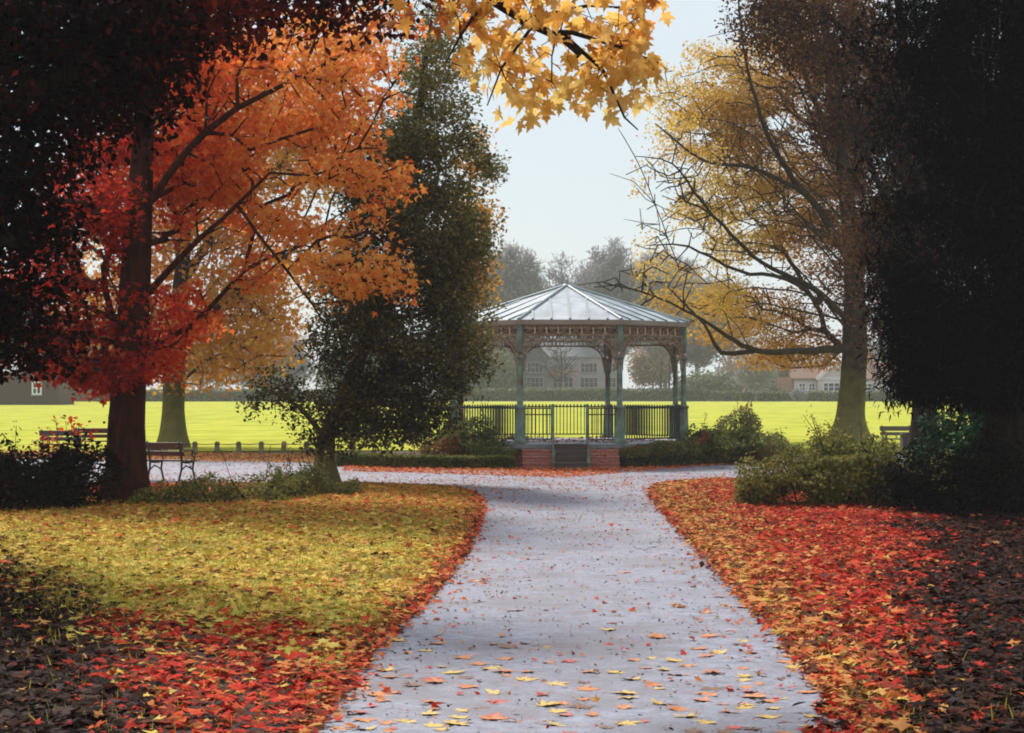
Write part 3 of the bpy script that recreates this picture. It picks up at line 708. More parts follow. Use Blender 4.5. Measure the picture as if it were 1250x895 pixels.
#==BANDSTAND==
LOCAL[0] = True
def copy_tree(o, parent=None):
    c = o.copy(); COL.objects.link(c)
    if parent is not None: c.parent = parent
    for ch in list(o.children): copy_tree(ch, c)
    return c
def bandstand():
    C = (1.46, 51.5, 0); s = 2.5; A = s*1.2071; FZ = .61
    root = thing('bandstand', C, 'octagonal Victorian bandstand with pale lead roof and green iron columns', 'bandstand')
    def octo(a): Rr = a/math.cos(R(22.5)); return [(Rr*math.cos(R(22.5+45*k)), Rr*math.sin(R(22.5+45*k))) for k in range(8)]
    b = MB(); b.prism(octo(A+.16), -.1, FZ-.14); b.build('base_wall', M['brick'], root)
    b = MB(); b.prism(octo(A+.24), FZ-.14, FZ-.02); b.build('coping', M['stone'], root, bevel=.015)
    b = MB(); b.prism(octo(A+.14), FZ-.02, FZ); b.build('floor', M['floor'], root)
    # brick steps across the front and the timber steps between
    st = MB()
    for k in range(3):
        y1 = -(A+.16); dpt = .22*(3-k)
        st.box((0, y1-dpt/2+.001*k, (k+.5)*.155-.02), (2.40, dpt-.03, .115), 0)
        st.box((0, y1-dpt/2+.001*k, (k+1)*.155-.021), (2.44, dpt+.02, .042), 0)
    so = st.build('brick_step', M['brick'], root, bevel=.012)
    st = MB()
    for k in range(4):
        y1 = -(A+.245); dpt = .19*(4-k)
        z1 = .152*(k+1)-.004; st.box((0, y1-dpt/2, z1-.022), (.83, dpt+.02, .044), 0)
        st.box((0, y1-dpt+.012, z1-.095), (.81, .02, .104), 0)
    tm = st.build('timber_step', M['ply'], root, bevel=.006)
    for sx in (-1, 1):
        b = MB(); b.bar((sx*.43, -(A+.20), .66), (sx*.43, -(A+1.02), .10), .035, .12); b.build('step_rail', M['verdigris'], root)
        b = MB(); b.box((sx*.43, -(A+.05), FZ+.455), (.07, .07, .93)); b.lathe((sx*.43, -(A+.05), FZ+.92), [(0, .05), (.04, .055), (.07, .02)], 8)
        b.build('gate_post', M['verdigris'], root)
        b = MB(); b.box((sx*.43, -(A+.96), .24), (.075, .075, .5)); b.build('newel_post', M['verdigris'], root)
    # column with its pedestal
    Rc = A/math.cos(R(22.5)); V8 = [(Rc*math.cos(R(22.5+45*k)), Rc*math.sin(R(22.5+45*k))) for k in range(8)]
    first = None
    for k in range(8):
        x, y = V8[k]; rot = R(22.5+45*k)
        if first is None:
            cm = MB(); cm.lathe((0, 0, FZ+.90), [(0, .085), (.04, .095), (.08, .075), (1.20, .066), (1.24, .10), (1.27, .105), (1.30, .075), (1.33, .07)], 14)
            co = cm.build('column', M['verdigris'], root, smooth=False)
            pm = MB(); pm.box((0, 0, FZ+.02), (.34, .34, .05)); pm.lathe((0, 0, FZ+.04), [(0, .165), (.05, .16), (.08, .135), (.80, .112), (.84, .135), (.88, .14), (.90, .10)], 8, rot=R(22.5))
            po = pm.build('pedestal', M['verdigris'], co)
            tp = MB(); tp.box((0, 0, 3.30), (.135, .135, .78)); tp.box((0, 0, 3.68), (.18, .18, .06))
            tpo = tp.build('top_post', M['verdigris'], co)
            first = co
        else: co = copy_tree(first, root)
        co.location = (x, y, 0); co.rotation_euler.z = rot
    # one bay of frieze and arch, in the plane y=0, x from -s/2 to s/2
    h = s/2-.07
    fr = MB()
    fr.bar((-h, 0, 3.565), (h, 0, 3.565), .05, .05); fr.bar((-h, 0, 3.345), (h, 0, 3.345), .06, .045)
    nb = 8; w = 2*h/nb
    for i in range(nb):
        x0 = -h+i*w; x1 = x0+w
        fr.bar((x0+.015, 0, 3.37), (x1-.015, 0, 3.54), .024); fr.bar((x0+.015, .028, 3.54), (x1-.015, .028, 3.37), .024)
        fr.ring(((x0+x1)/2, -.018, 3.455), .05, .014, (1, 0, 0), 8)
    # lower scroll band and curved spandrels
    fr.bar((-h, 0, 3.19), (h, 0, 3.19), .05, .03)
    for i in range(14):
        x0 = -h+.42+(i+.5)*(2*h-.84)/14; fr.ring((x0, 0, 3.265), .06, .016, (1, 0, 0), 8)
    for sx in (-1, 1):
        arc = []; arc2 = []
        for i in range(9):
            t = math.pi/2*i/8
            arc.append((sx*(h-.06-.46+.46*math.cos(t)), 0, 2.72+.47*math.sin(t)))
            arc2.append((sx*(h-.06-.46+.56*math.cos(t)), 0, 2.72+.60*math.sin(t)))
        for i in range(8):
            fr.bar(arc[i], arc[i+1], .05, .035); fr.bar(arc2[i], arc2[i+1], .03, .02)
            fr.bar(arc[i], arc2[i+1], .016); fr.bar(arc2[i], arc[i+1], .016)
        fr.ring((sx*(h-.10), 0, 3.22), .085, .02, (1, 0, 0), 10); fr.ring((sx*(h-.25), 0, 3.25), .055, .016, (1, 0, 0), 9)
        fr.ring((sx*(h-.06), 0, 3.06), .05, .016, (1, 0, 0), 9)
        fr.bar((sx*(h-.02), 0, 3.34), (sx*(h-.02), 0, 2.45), .05, .04); fr.bar((sx*(h-.02), 0, 2.45), (sx*(h-.06), 0, 2.72), .03)
    for i in range(1, nb): fr.box((-h+i*w, -.012, 3.455), (.036, .03, .172), 1)
    fa = MB(); fa.box((0, -.10, 3.66), (s+.22, .05, .12)); fa.box((0, -.05, 3.605), (s+.1, .14, .03))
    def railing(kind):
        rl = MB(); xa = -h-.0; xb = h
        spans = [(-h, h)] if kind == 0 else [(.47, h)]
        for x0, x1 in spans:
            rl.bar((x0, 0, FZ+.88), (x1, 0, FZ+.88), .05, .035); rl.bar((x0, 0, FZ+.10), (x1, 0, FZ+.10), .04, .03)
            if kind: rl.bar((x0, 0, FZ+.72), (x1, 0, FZ+.72), .035, .03)
            n = max(2, int((x1-x0)/.098))
            for i in range(n+1):
                x = x0+(x1-x0)*i/n; rl.box((x, 0, FZ+.49), (.024, .024, .78))
                if kind == 0: rl.lathe((x, 0, FZ+.895), [(0, .02), (.03, .024), (.06, .004)], 6)
        return rl
    f1 = f2 = f3 = r1 = None
    for k in range(8):
        a = R(45*k-90); pos = (A*math.cos(a), A*math.sin(a), 0); rz = R(45*k)
        if f1 is None:
            f1 = fr.build('frieze', [M['rust'], M['cream']], root); f3 = fa.build('fascia', M['fascia'], root)
            o, o3 = f1, f3; rr = railing(1).build('front_railing', M['iron'], root); r2_ = copy_tree(rr, root); r2_.location = pos; r2_.rotation_euler.z = rz; r2_.scale.x = -1
        else:
            o = copy_tree(f1, root); o3 = copy_tree(f3, root)
            if r1 is None: r1 = rr = railing(0).build('railing', M['iron'], root)
            else: rr = copy_tree(r1, root)
        for q in (o, o3, rr): q.location = pos; q.rotation_euler.z = rz
    # roof: eight sheets with standing seams
    ze, za, ae = 3.72, 4.72, A+.10; Re = ae/math.cos(R(22.5))
    rb = MB(); ev = [(Re*math.cos(R(22.5+45*k)), Re*math.sin(R(22.5+45*k))) for k in range(8)]
    rt = .10; tv = [(rt*math.cos(R(22.5+45*k)), rt*math.sin(R(22.5+45*k)), za) for k in range(8)]
    Vv = [(x, y, ze) for x, y in ev]+tv+[(x, y, ze-.07) for x, y in ev]+[(0, 0, za-.1)]
    F = [(k, (k+1) % 8, 8+(k+1) % 8, 8+k) for k in range(8)]+[(16+k, 16+(k+1) % 8, (k+1) % 8, k) for k in range(8)]+[(16+(k+1) % 8, 16+k, 24) for k in range(8)]+[tuple(range(8, 16))]
    rb.add(Vv, F[:8]+F[24:], 0); rb.add(Vv, F[8:16], 0); rb.add(Vv, F[16:24], 2)
    sl = (za-ze)/ae
    for k in range(8):
        a = R(45*k-90); n_ = Vector((math.cos(a), math.sin(a), 0)); t_ = Vector((-math.sin(a), math.cos(a), 0)); half_e = Re*math.sin(R(22.5))
        for j in (-2, -1, 0, 1, 2):
            off = j*half_e/2.75
            top = abs(off)/math.tan(R(22.5))+.12
            p0 = n_*ae+t_*off+Vector((0, 0, ze+.012)); p1 = n_*top+t_*off+Vector((0, 0, za-sl*top+.012))
            rb.bar(p0, p1, .05, .05, 1)
    ro = rb.build('roof', [M['lead'], M['seam'], M['ceiling']], root)
    for k in range(8):
        b = MB(); x, y = ev[k]; tx, ty, tz = tv[k]; b.tube([(x, y, ze+.01), (tx, ty, tz+.01)], .045, 8)
        b.build('hip_roll', M['seam'], ro)
    b = MB(); b.lathe((0, 0, za-.02), [(0, .16), (.06, .14), (.1, .06), (.15, .05), (.18, .03), (.22, .01)], 12); b.build('finial', M['seam'], ro)
    return root
bandstand()

# ------------------------------------------------------------------ benches
def bench(loc, rz, label, L, mats, frames, group='park benches'):
    root = thing('park_bench', loc, label, 'bench', group, rz)
    w, iron = mats
    b = MB()
    for i, y in enumerate((-.02, .10, .22, .34)): b.box((0, y, .44+.008*(i == 0)), (L, .10, .032))
    b.build('seat', w, root, bevel=.006)
    b = MB()
    for z, y in ((.60, -.115), (.76, -.165)): b.box((0, y, z), (L, .03, .105 if z < .7 else .15), 0, Matrix.Rotation(R(17), 3, 'X'))
    b.build('backrest', w, root, bevel=.006)
    f0 = None
    for k in range(frames):
        x = -L/2+.08+(L-.16)*k/(frames-1)
        if f0 is None:
            m = MB()
            m.tube([(0, -.19, .86), (0, -.13, .62), (0, -.08, .44), (0, -.10, .25), (0, -.20, 0)], [.022, .024, .028, .024, .026], 6)
            m.tube([(0, -.08, .42), (0, .1, .40), (0, .38, .42)], .022, 6)
            m.tube([(0, .36, .42), (0, .33, .25), (0, .42, .02), (0, .45, 0)], [.026, .022, .024, .026], 6)
            m.tube([(0, -.10, .25), (0, .08, .34), (0, .33, .25)], .016, 6)
            m.tube([(0, -.12, .66), (0, .10, .67), (0, .30, .66), (0, .38, .60)]+[(0, .36+.055*math.cos(t), .585+.055*math.sin(t)) for t in np.linspace(.4, -5, 10)], .019, 6)
            m.tube([(0, .36, .42), (0, .40, .50), (0, .36, .54)], .018, 6)
            f0 = o = m.build('iron_frame', iron, root, smooth=True)
        else: o = copy_tree(f0, root)
        o.location = (x, 0, 0)
    return root
g = G(192, 587.5); bench((g[0]-.1, g[1], 0), R(-24), 'red brown slatted bench with scrolled iron arms beside the big red maple trunk', 1.75, (M['wood'], M['iron']), 3)
g = G(122, 557); bench((g[0], g[1], 0), R(8), 'far rusty bench seen over dark bushes left of the red maple trunk', 1.5, (M['wood'], M['iron']), 2)
g = G(76, 562); bench((g[0], g[1], 0), R(-8), 'dark low bench half buried in weeds at the left side', 1.2, (M['ply'], M['iron']), 2)
g = G(1106, 553); bench((g[0]+.15, g[1], 0), R(184), 'mossy timber bench facing the field beside the green rhododendron', 1.9, (M['wood_old'], M['iron']), 3)
# waste bin in front of that bench
g = G(1100, 556); root = thing('litter_bin', (g[0], g[1]-1.2, 0), 'dark square litter bin in front of the mossy bench', 'bin')
b = MB(); b.prism([(-.24, -.2), (.24, -.2), (.24, .2), (-.24, .2)], .05, .62); b.box((0, 0, .025), (.40, .34, .05)); b.build('body', M['ply'], root, bevel=.015)
b = MB(); b.box((0, 0, .655), (.54, .46, .05)); b.box((0, -.02, .69), (.3, .24, .03)); b.build('lid', M['iron'], root, bevel=.01)
# low post-and-wire fence along the field
root = thing('wire_fence', (-9, 58.5, 0), 'low fence of stout wooden posts strung with wire along the field edge', 'fence')
p0 = None; tops = []
for i, px in enumerate((146, 174, 202, 238, 265, 292, 319, 346, 374, 402, 430)):
    q = P(px, 480, 58.5+.02*i); x, y = q[0]+9, q[1]-58.5
    if p0 is None:
        m = MB(); m.lathe((0, 0, -.1), [(0, .085), (.40, .08), (.47, .075), (.5, .05)], 10); p0 = o = m.build('post', M['postwood'], root)
    else: o = copy_tree(p0, root)
    o.location = (x, y, 0); o.rotation_euler = (random.gauss(0, .04), random.gauss(0, .04), random.uniform(0, 3)); tops.append((x, y-.08, .33))
m = MB()
for a, c in zip(tops, tops[1:]): m.tube([a, ((a[0]+c[0])/2, (a[1]+c[1])/2, .31), c], .012, 5)
m.build('wire', M['iron'], root)

#==HOUSES==
def window(parent, c, w, h, nx, ny, frame=.1, deep=.12, mat='white'):
    """facing -y, centre c"""
    m = MB(); x, y, z = c
    m.box((x, y-.03, z+h/2-frame/2), (w, deep, frame)); m.box((x, y-.03, z-h/2+frame/2), (w, deep, frame))
    for sx in (-1, 1): m.box((x+sx*(w/2-frame/2), y-.032, z), (frame, deep, h-2*frame))
    for i in range(1, nx): m.box((x-w/2+w*i/nx, y-.02, z), (frame*.8, deep*.8, h-2*frame))
    for i in range(1, ny): m.box((x, y-.012, z-h/2+h*i/ny), (w-2*frame, deep*.6, frame*.55))
    o = m.build('window', M[mat], parent)
    g = MB(); g.box((x, y+.01, z), (w-.06, .03, h-.06)); g.build('pane', M['glass'], o)
    s_ = MB(); s_.box((x, y-.1, z-h/2-.06), (w+.2, .3, .1)); s_.build('sill', M['stone'], o)
def gable_roof(parent, x0, x1, y0, y1, ze, zr, mat, name='roof', axis='x', over=.35):
    m = MB()
    if axis == 'x':
        ym = (y0+y1)/2
        prof = [(y0-over, ze-.2), (ym, zr), (y1+over, ze-.2), (y1+over, ze-.45), (ym, zr-.28), (y0-over, ze-.45)]
        V = [(x, y, z) for x in (x0-over, x1+over) for y, z in prof]
    else:
        xm = (x0+x1)/2
        prof = [(x0-over, ze-.2), (xm, zr), (x1+over, ze-.2), (x1+over, ze-.45), (xm, zr-.28), (x0-over, ze-.45)]
        V = [(x, y, z) for y in (y0-over, y1) for x, z in prof]
    m.add(V, [(0, 1, 7, 6), (1, 2, 8, 7), (2, 3, 9, 8), (3, 4, 10, 9), (4, 5, 11, 10), (5, 0, 6, 11), (0, 5, 4, 1), (1, 4, 3, 2), (6, 7, 10, 11), (7, 8, 9, 10)])
    return m.build(name, mat, parent)
def gwall(m, x0, x1, y0, y1, ze, zr, axis, mi=0):
    """walls with gable tops as one solid"""
    if axis == 'x':
        ym = (y0+y1)/2; prof = [(y0, -.5), (y1, -.5), (y1, ze), (ym, zr), (y0, ze)]
        V = [(x, y, z) for x in (x0, x1) for y, z in prof]
    else:
        xm = (x0+x1)/2; prof = [(x0, -.5), (x1, -.5), (x1, ze), (xm, zr), (x0, ze)]
        V = [(x, y, z) for y in (y0, y1) for x, z in prof]
    m.add(V, [(0, 1, 2, 3, 4), (9, 8, 7, 6, 5), (0, 5, 6, 1), (1, 6, 7, 2), (2, 7, 8, 3), (3, 8, 9, 4), (4, 9, 5, 0)], mi)

# cottage beyond the field on the right (scale at 310 m: 0.132 m per reference pixel)
D = 310; k = D/FPX; gzz = float(terr(D))
def X(px, d=D): return (px-625)/FPX*d
def Zp(py, d=D): return EYE+(HZ-py)/FPX*d
ox = X(1015)
root = thing('cottage', (ox, D, 0), 'pale cottage with white windows, gable and red tiled roof beyond the field hedge', 'house')
rx = lambda px: X(px)-ox
m = MB(); gwall(m, rx(968), rx(1108), 0, 8, Zp(463), Zp(444), 'x'); m.build('wall', M['render'], root)
m = MB(); gwall(m, rx(997), rx(1037), -1.6, 4, Zp(462), Zp(446), 'y'); m.build('gable_wall', M['render'], root)
m = MB(); m.box((rx(960), 3, Zp(478)/2+1.2), (2.4, 6, Zp(462))); m.build('brick_end', M['farbrick'], root)
gable_roof(root, rx(968), rx(1108), 0, 8, Zp(463)+.35, Zp(444)+.35, M['tile'])
gable_roof(root, rx(997), rx(1037), -1.6, 3.4, Zp(462)+.32, Zp(446)+.32, M['tile'], 'gable_roof', 'y')
for px in (1000,):      # white barge boards
    m = MB()
    for sx in (-1, 1): m.bar((rx(1017), -2.0, Zp(444.5)+.1), (rx(1017)+sx*2.95, -2.0, Zp(463)-.1), .12, .42)
    m.build('barge_board', M['white'], root)
m = MB(); m.box((rx(1017), -1.64, Zp(462)), (4.9, .08, .3)); m.build('gable_beam', M['white'], root)
m = MB(); m.box((rx(1067), 3.8, Zp(440)), (1.0, .9, 3.2)); m.build('chimney', M['farbrick'], root)
for px, w in ((979, 1.15), (991, 1.15), (1047, 1.6), (1059, 1.6), (1085, 1.6)): window(root, (rx(px), 0, Zp(472.5)), w, 1.35, 2, 2, .16)
window(root, (rx(1016), -1.6, Zp(472.5)), 3.6, 1.5, 4, 2, .17)

# manor behind the bandstand (330 m)
D2 = 330; o2 = X(690, D2); r2 = lambda px: X(px, D2)-o2; Z2 = lambda py: Zp(py, D2)
root = thing('manor_house', (o2, D2, 0), 'long grey two-storey manor with mullioned windows glimpsed through the bandstand arch', 'house')
m = MB(); gwall(m, r2(600), r2(760), 0, 9, Z2(436), Z2(412), 'x'); m.build('wall', M['manor'], root)
gable_roof(root, r2(600), r2(760), 0, 9, Z2(436)+.3, Z2(412)+.35, M['slate'])
m = MB(); gwall(m, r2(640), r2(668), -2.2, 4, Z2(437), Z2(420), 'y'); m.build('wing_wall', M['stone'], root)
gable_roof(root, r2(640), r2(668), -2.2, 4, Z2(437)+.3, Z2(420)+.35, M['slate'], 'wing_roof', 'y')
m = MB(); m.box((r2(685), -.35, Z2(455)), (3.6, .7, 1.3)); m.build('brick_panel', M['farbrick'], root)
for px in (620, 735): m = MB(); m.box((r2(px), 4.5, Z2(408)), (1.2, 1, 3)); m.build('chimney', M['manor'], root)
for px, w, y in ((653, 2.7, -2.2), (681, 1.5, 0), (694, 1.5, 0), (719, 2.9, 0), (745, 1.8, 0)):
    window(root, (r2(px), y, Z2(449)), w, 1.7, max(2, int(w/.6)), 2, .08, mat='render')
    window(root, (r2(px), y, Z2(467)), w+.2, 1.8, max(2, int(w/.6)), 2, .08, mat='render')

# dark brick house far left
D3 = 230; o3 = X(45, D3); r3 = lambda px: X(px, D3)-o3
root = thing('brick_house', (o3, D3, 0), 'dark brick house with white windows under trees at the far left', 'house')
m = MB(); gwall(m, r3(-60), r3(72), 0, 8, Zp(455, D3), Zp(435, D3), 'x'); m.build('wall', M['darkbrick'], root)
gable_roof(root, r3(-60), r3(72), 0, 8, Zp(455, D3)+.3, Zp(435, D3)+.35, M['slate'])
for px in (45,): window(root, (r3(px), 0, Zp(474, D3)), 1.2, 1.6, 2, 2, .2)
LOCAL[0] = False

#==VEGETATION==
rg = np.random.default_rng(5)
# --- red maple beside the bench (34 m)
b = G(155, 614); d = b[1]
def tint_maple(p, rng):
    px = 625+p[:, 0]/p[:, 1]*FPX; py = HZ-(p[:, 2]-EYE)/p[:, 1]*FPX
    return .22+.52*sm(110, 400, px+20*hash3(p, .9))+.10*hash3(p, .7)+rng.normal(0, .10, len(p))
def cull_maple(p):
    px = 625+p[:, 0]/p[:, 1]*FPX; py = HZ-(p[:, 2]-EYE)/p[:, 1]*FPX
    k = (py < 505) & (px < 505+38*hash3(p, 1.9)+14*hash3(p, 6))
    # open windows of sky between the boughs
    for x, y, rx, ry in ((258, 300, 34, 40), (345, 190, 24, 18), (395, 245, 30, 22), (275, 350, 26, 26), (330, 235, 22, 18), (300, 400, 28, 26), (115, 315, 20, 26), (215, 330, 14, 30)):
        k &= ~((((px-x)/rx)**2+((py-y)/ry)**2)+.7*hash3(p, 3.1)+.35*hash3(p, 7.3) < .8)
    k &= ~((py > 415) & (px > 230))
    k &= ~((py > 470) & (px > 165))
    return k
tree('maple_tree', 'red and orange maple with thick dark trunk beside the slatted bench on the left', b,
     [b, P(155, 520, d), P(160, 440, d), P(166, 340, d), P(172, 220, d), P(178, 90, d+.3), P(180, -60, d+.5)], [.33, .30, .28, .25, .2, .14, .08],
     [([P(164, 380, d), P(215, 320, d-.8), P(275, 265, d-1.5), P(330, 210, d-2)], [0.074, 0.056, 0.037, 0.022]),
      ([P(160, 430, d), P(230, 400, d+.6), P(300, 330, d+1.2), P(370, 300, d+1)], [0.062, 0.053, 0.037, 0.019]),
      ([P(170, 260, d), P(250, 160, d-1), P(330, 110, d-1.5), P(430, 60, d-2)], [0.081, 0.062, 0.043, 0.025]),
      ([P(168, 300, d), P(110, 250, d-1), P(50, 240, d-2), P(-30, 200, d-2)], [0.074, 0.056, 0.037, 0.025]),
      ([P(163, 400, d), P(100, 370, d-1), P(30, 350, d-1)], [0.062, 0.043, 0.025]),
      ([P(175, 150, d), P(230, 20, d-1), P(300, -60, d-2)], [0.074, 0.056, 0.031]),
      ([P(290, 250, d-1.5), P(350, 330, d-1.6), P(400, 400, d-1.6)], [0.031, 0.025, 0.012])],
     [(300, 120, d+1.5, 190, 120, 2.6), (100, 300, d+.5, 70, 60, 1.6, 1.2), (115, 255, d-.8, 48, 38, .8, 1.5), (270, 80, d-.8, 80, 50, 1, .9), (60, 380, d, 100, 90, 2.2), (320, 230, d+1, 130, 110, 2.2), (430, 70, d-1.5, 100, 90, 2.2, .8),
      (120, 430, d+.6, 75, 50, 1.6, 1.2), (150, 200, d+2, 150, 110, 1.8), (440, 220, d-1.5, 60, 60, 1.5, .7), (455, 320, d-2, 85, 60, .9, .7), (300, 340, d+1, 70, 60, 1.5, .3), (205, 400, d+.5, 60, 70, 1.5, 1), (150, 455, d-.7, 50, 22, .5, .6)],
     1050, 34, .115, T_STAR, M['maple'], M['bark_red'], tint_maple, 31, spread=.25, r0=.012, wig=.09, clump=.9, flat=(1, 1, .5), cull=cull_maple, flare=1.55)
# --- golden tree by the field (66 m)
b = G(212, 547.5); d = b[1]
tree('maple_tree', 'golden yellow maple standing at the field edge behind the bench', b,
     [b, P(212, 500, d), P(214, 440, d), P(222, 330, d), P(228, 210, d), P(232, 90, d)], [.42, .37, .33, .26, .18, .08],
     [([P(215, 420, d), P(270, 370, d-1), P(330, 330, d-1.5), P(380, 280, d-2)], [.2, .15, .1, .06]),
      ([P(220, 350, d), P(280, 260, d), P(340, 200, d), P(400, 140, d)], [.18, .14, .1, .05]),
      ([P(215, 410, d), P(160, 350, d), P(110, 300, d)], [.16, .12, .06]),
      ([P(226, 250, d), P(260, 140, d-1), P(290, 60, d-1)], [.14, .1, .05])],
     [(235, 425, d, 95, 52, 3.5, 2.0), (300, 400, d, 60, 62, 3, 1.5), (310, 340, d, 105, 70, 3.5, .9), (260, 220, d, 150, 100, 4), (350, 170, d, 100, 90, 3.5), (260, 100, d, 120, 80, 4), (160, 330, d, 90, 120, 4)],
     700, 44, .17, T_STAR, M['maple_gold'], M['bark_moss'], lambda p, rng: .5+.25*hash3(p, .4)+rng.normal(0, .15, len(p)), 33, spread=.6, r0=.018, seg=.8, flat=(1, 1, .55),
     cull=lambda p: (HZ-(p[:, 2]-EYE)/p[:, 1]*FPX) < 484)
# --- added copper tree darkening the top left corner, trunk outside the picture
b = np.array([-7.6, 21, 0.]); d = 21
tree('added_corner_tree', 'added copper tree darkening the top left corner', b,
     [b, b+[0, 0, 2.2], b+[.1, .2, 4.2], b+[.3, .2, 6.5], b+[.5, .3, 9]], [.45, .36, .32, .24, .12],
     [([b+[.1, .2, 4], P(-60, 180, 20.5), P(40, 110, 20), P(160, 60, 20)], [.2, .15, .1, .05]),
      ([b+[.2, .2, 5], P(-20, 30, 20), P(120, -20, 19.5), P(330, -30, 19)], [.2, .15, .1, .04]),
      ([b+[0, 0, 3], P(-60, 290, 20.5), P(20, 300, 20)], [.15, .1, .05])],
     [(40, 70, 21, 150, 120, 2.2), (-80, 240, 21, 110, 150, 2.2), (190, 15, 20, 170, 48, 1.6), (360, -15, 19.5, 130, 35, 1.2, .8), (10, 190, 20.5, 62, 110, 1.6), (10, 390, 21, 60, 90, 1.2, .6), (140, 90, 20.5, 75, 50, 1.4)],
     620, 56, .10, T_OVATE, M['blackened'], M['bark'], lambda p, rng: .3+.25*hash3(p, 1.3)+rng.normal(0, .22, len(p))+.55*sm(100, 330, 625+p[:, 0]/p[:, 1]*FPX), 35, spread=.30, r0=.007,
     cull=lambda p: (HZ-(p[:, 2]-EYE)/p[:, 1]*FPX) < 462)
# --- maple whose yellow bough hangs over the path (14 m), trunk outside the picture
b = np.array([-5.6, 13.2, 0.]); d = 14
def tint_bough(p, rng):
    px = 625+p[:, 0]/p[:, 1]*FPX; py = HZ-(p[:, 2]-EYE)/p[:, 1]*FPX
    return .10+.36*sm(490, 660, px+py*.6)+.32*sm(20, 110, py)+rng.normal(0, .17, len(p))
tree('maple_tree', 'yellow leaved maple bough hanging over the path at the top of the view', b,
     [b, b+[0, .1, 1.8], b+[.2, .2, 3.6], b+[.5, .3, 5.2], b+[.7, .3, 7]], [.32, .27, .23, .17, .08],
     [([b+[.2, .2, 3.6], P(150, -130, 13.6), P(430, -75, 13.8), P(590, -12, 14), P(640, 22, 14), P(680, 38, 14)], [.13, .11, .08, .055, .035, .028]),
      ([P(680, 38, 14), P(700, 62, 14), P(690, 78, 13.9)], [.03, .03, .012]),
      ([P(690, 45, 14), P(740, 85, 14.1), P(765, 140, 14.1), P(780, 160, 14.1)], [.02, .014, .008, .005]),
      ([P(690, 40, 14), P(760, 60, 14.2), P(810, 75, 14.3)], [.02, .014, .006]),
      ([P(640, 22, 14), P(720, 0, 14.3), P(790, 10, 14.4)], [.022, .014, .006]),
      ([P(600, -5, 14), P(560, 40, 13.7), P(545, 75, 13.6)], [.02, .012, .006]),
      ([P(650, 28, 14), P(610, 80, 13.8), P(595, 130, 13.8)], [.014, .01, .005])],
     [(700, 55, 14, 90, 45, .5), (660, 100, 14, 60, 32, .5, .9), (770, 50, 14.2, 48, 55, .5, .9), (600, 25, 13.8, 75, 35, .5), (530, 5, 13.7, 70, 28, .5, .8), (750, 105, 14.1, 40, 32, .3, .8), (590, 85, 13.8, 32, 36, .3, .5), (770, 145, 14.1, 16, 12, .2, 1.2), (690, 5, 14, 110, 25, .5)],
     150, 4, .12, T_MAPLE, M['maple_near'], M['bark'], tint_bough, 37, spread=.10, seg=.15, r0=.0028, flat=(1, 1, .8), droop=.95, kd=.1, wig=.05)
# --- dark evergreen holly left of the bandstand (40 m)
b = G(399, 592); d = b[1]
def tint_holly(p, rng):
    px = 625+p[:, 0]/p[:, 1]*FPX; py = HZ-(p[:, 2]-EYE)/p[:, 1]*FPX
    lit = sm(440, 600, px+.25*(300-py))  # glow on the upper right side put into the leaf tint
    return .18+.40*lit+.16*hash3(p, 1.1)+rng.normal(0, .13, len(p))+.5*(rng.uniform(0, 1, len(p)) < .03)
tree('holly_tree', 'tall dense dark green holly with short forked trunk left of the bandstand', b,
     [b, P(396, 560, d), P(398, 535, d), P(425, 470, d), P(460, 380, d), P(490, 260, d), P(512, 130, d), P(525, 30, d)], [.22, .185, .175, .16, .13, .10, .07, .03],
     [([P(398, 535, d), P(370, 500, d-.3), P(340, 480, d-.5), P(310, 470, d-.6)], [.07, .05, .03, .015]),
      ([P(410, 500, d), P(470, 490, d), P(540, 500, d)], [.08, .06, .03])],
     [(527, 70, d, 42, 75, .9, 1.2), (512, 190, d, 74, 80, 1.3, 1.2), (505, 300, d, 88, 90, 1.6, 1.3), (470, 410, d, 105, 80, 1.7, 1.3), (505, 470, d, 78, 65, 1.5, 1.3), (355, 475, d, 48, 40, 1, .5), (415, 520, d-.3, 65, 32, .9, .5), (562, 410, d, 44, 80, 1.2, 1.2), (555, 310, d, 46, 90, 1.1, 1.2), (462, 225, d+.6, 52, 85, 1, 1), (594, 205, d, 16, 9, .5, 1.2), (590, 262, d, 18, 10, .5, 1.2), (598, 300, d, 14, 9, .5, 1.2), (572, 165, d, 20, 9, .5, 1.2), (585, 232, d, 12, 7, .4, 1.2), (592, 440, d, 16, 12, .5, .9), (560, 125, d, 12, 8, .4, 1), (500, 525, d, 80, 32, 1.3, 1), (430, 500, d, 70, 50, 1.2, .9), 
      (575, 235, d, 26, 60, .7, .45), (335, 500, d-.3, 38, 20, .5, .4), (440, 350, d, 70, 60, 1.2, .9)],
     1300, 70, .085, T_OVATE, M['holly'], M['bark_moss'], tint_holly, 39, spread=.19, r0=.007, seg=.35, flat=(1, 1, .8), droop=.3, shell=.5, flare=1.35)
# --- small golden tree half hidden behind the holly
b = np.array(P(560, 480, 62)); b[2] = 0; d = 62
tree('golden_tree', 'small golden tree peeping out from behind the right side of the holly', b,
     [b, P(560, 420, d), P(562, 340, d), P(570, 260, d), P(575, 200, d)], [.16, .13, .1, .07, .03], [],
     [(572, 265, d, 26, 42, 1.2), (582, 190, d, 18, 40, .8, .5), (560, 340, d, 40, 60, 1.4)],
     220, 26, .15, T_OVATE, M['maple_gold'], M['bark'], lambda p, rng: .6+.2*hash3(p, .8)+rng.normal(0, .15, len(p)), 48, spread=.32, r0=.01, seg=.5, flat=(1, 1, .7))
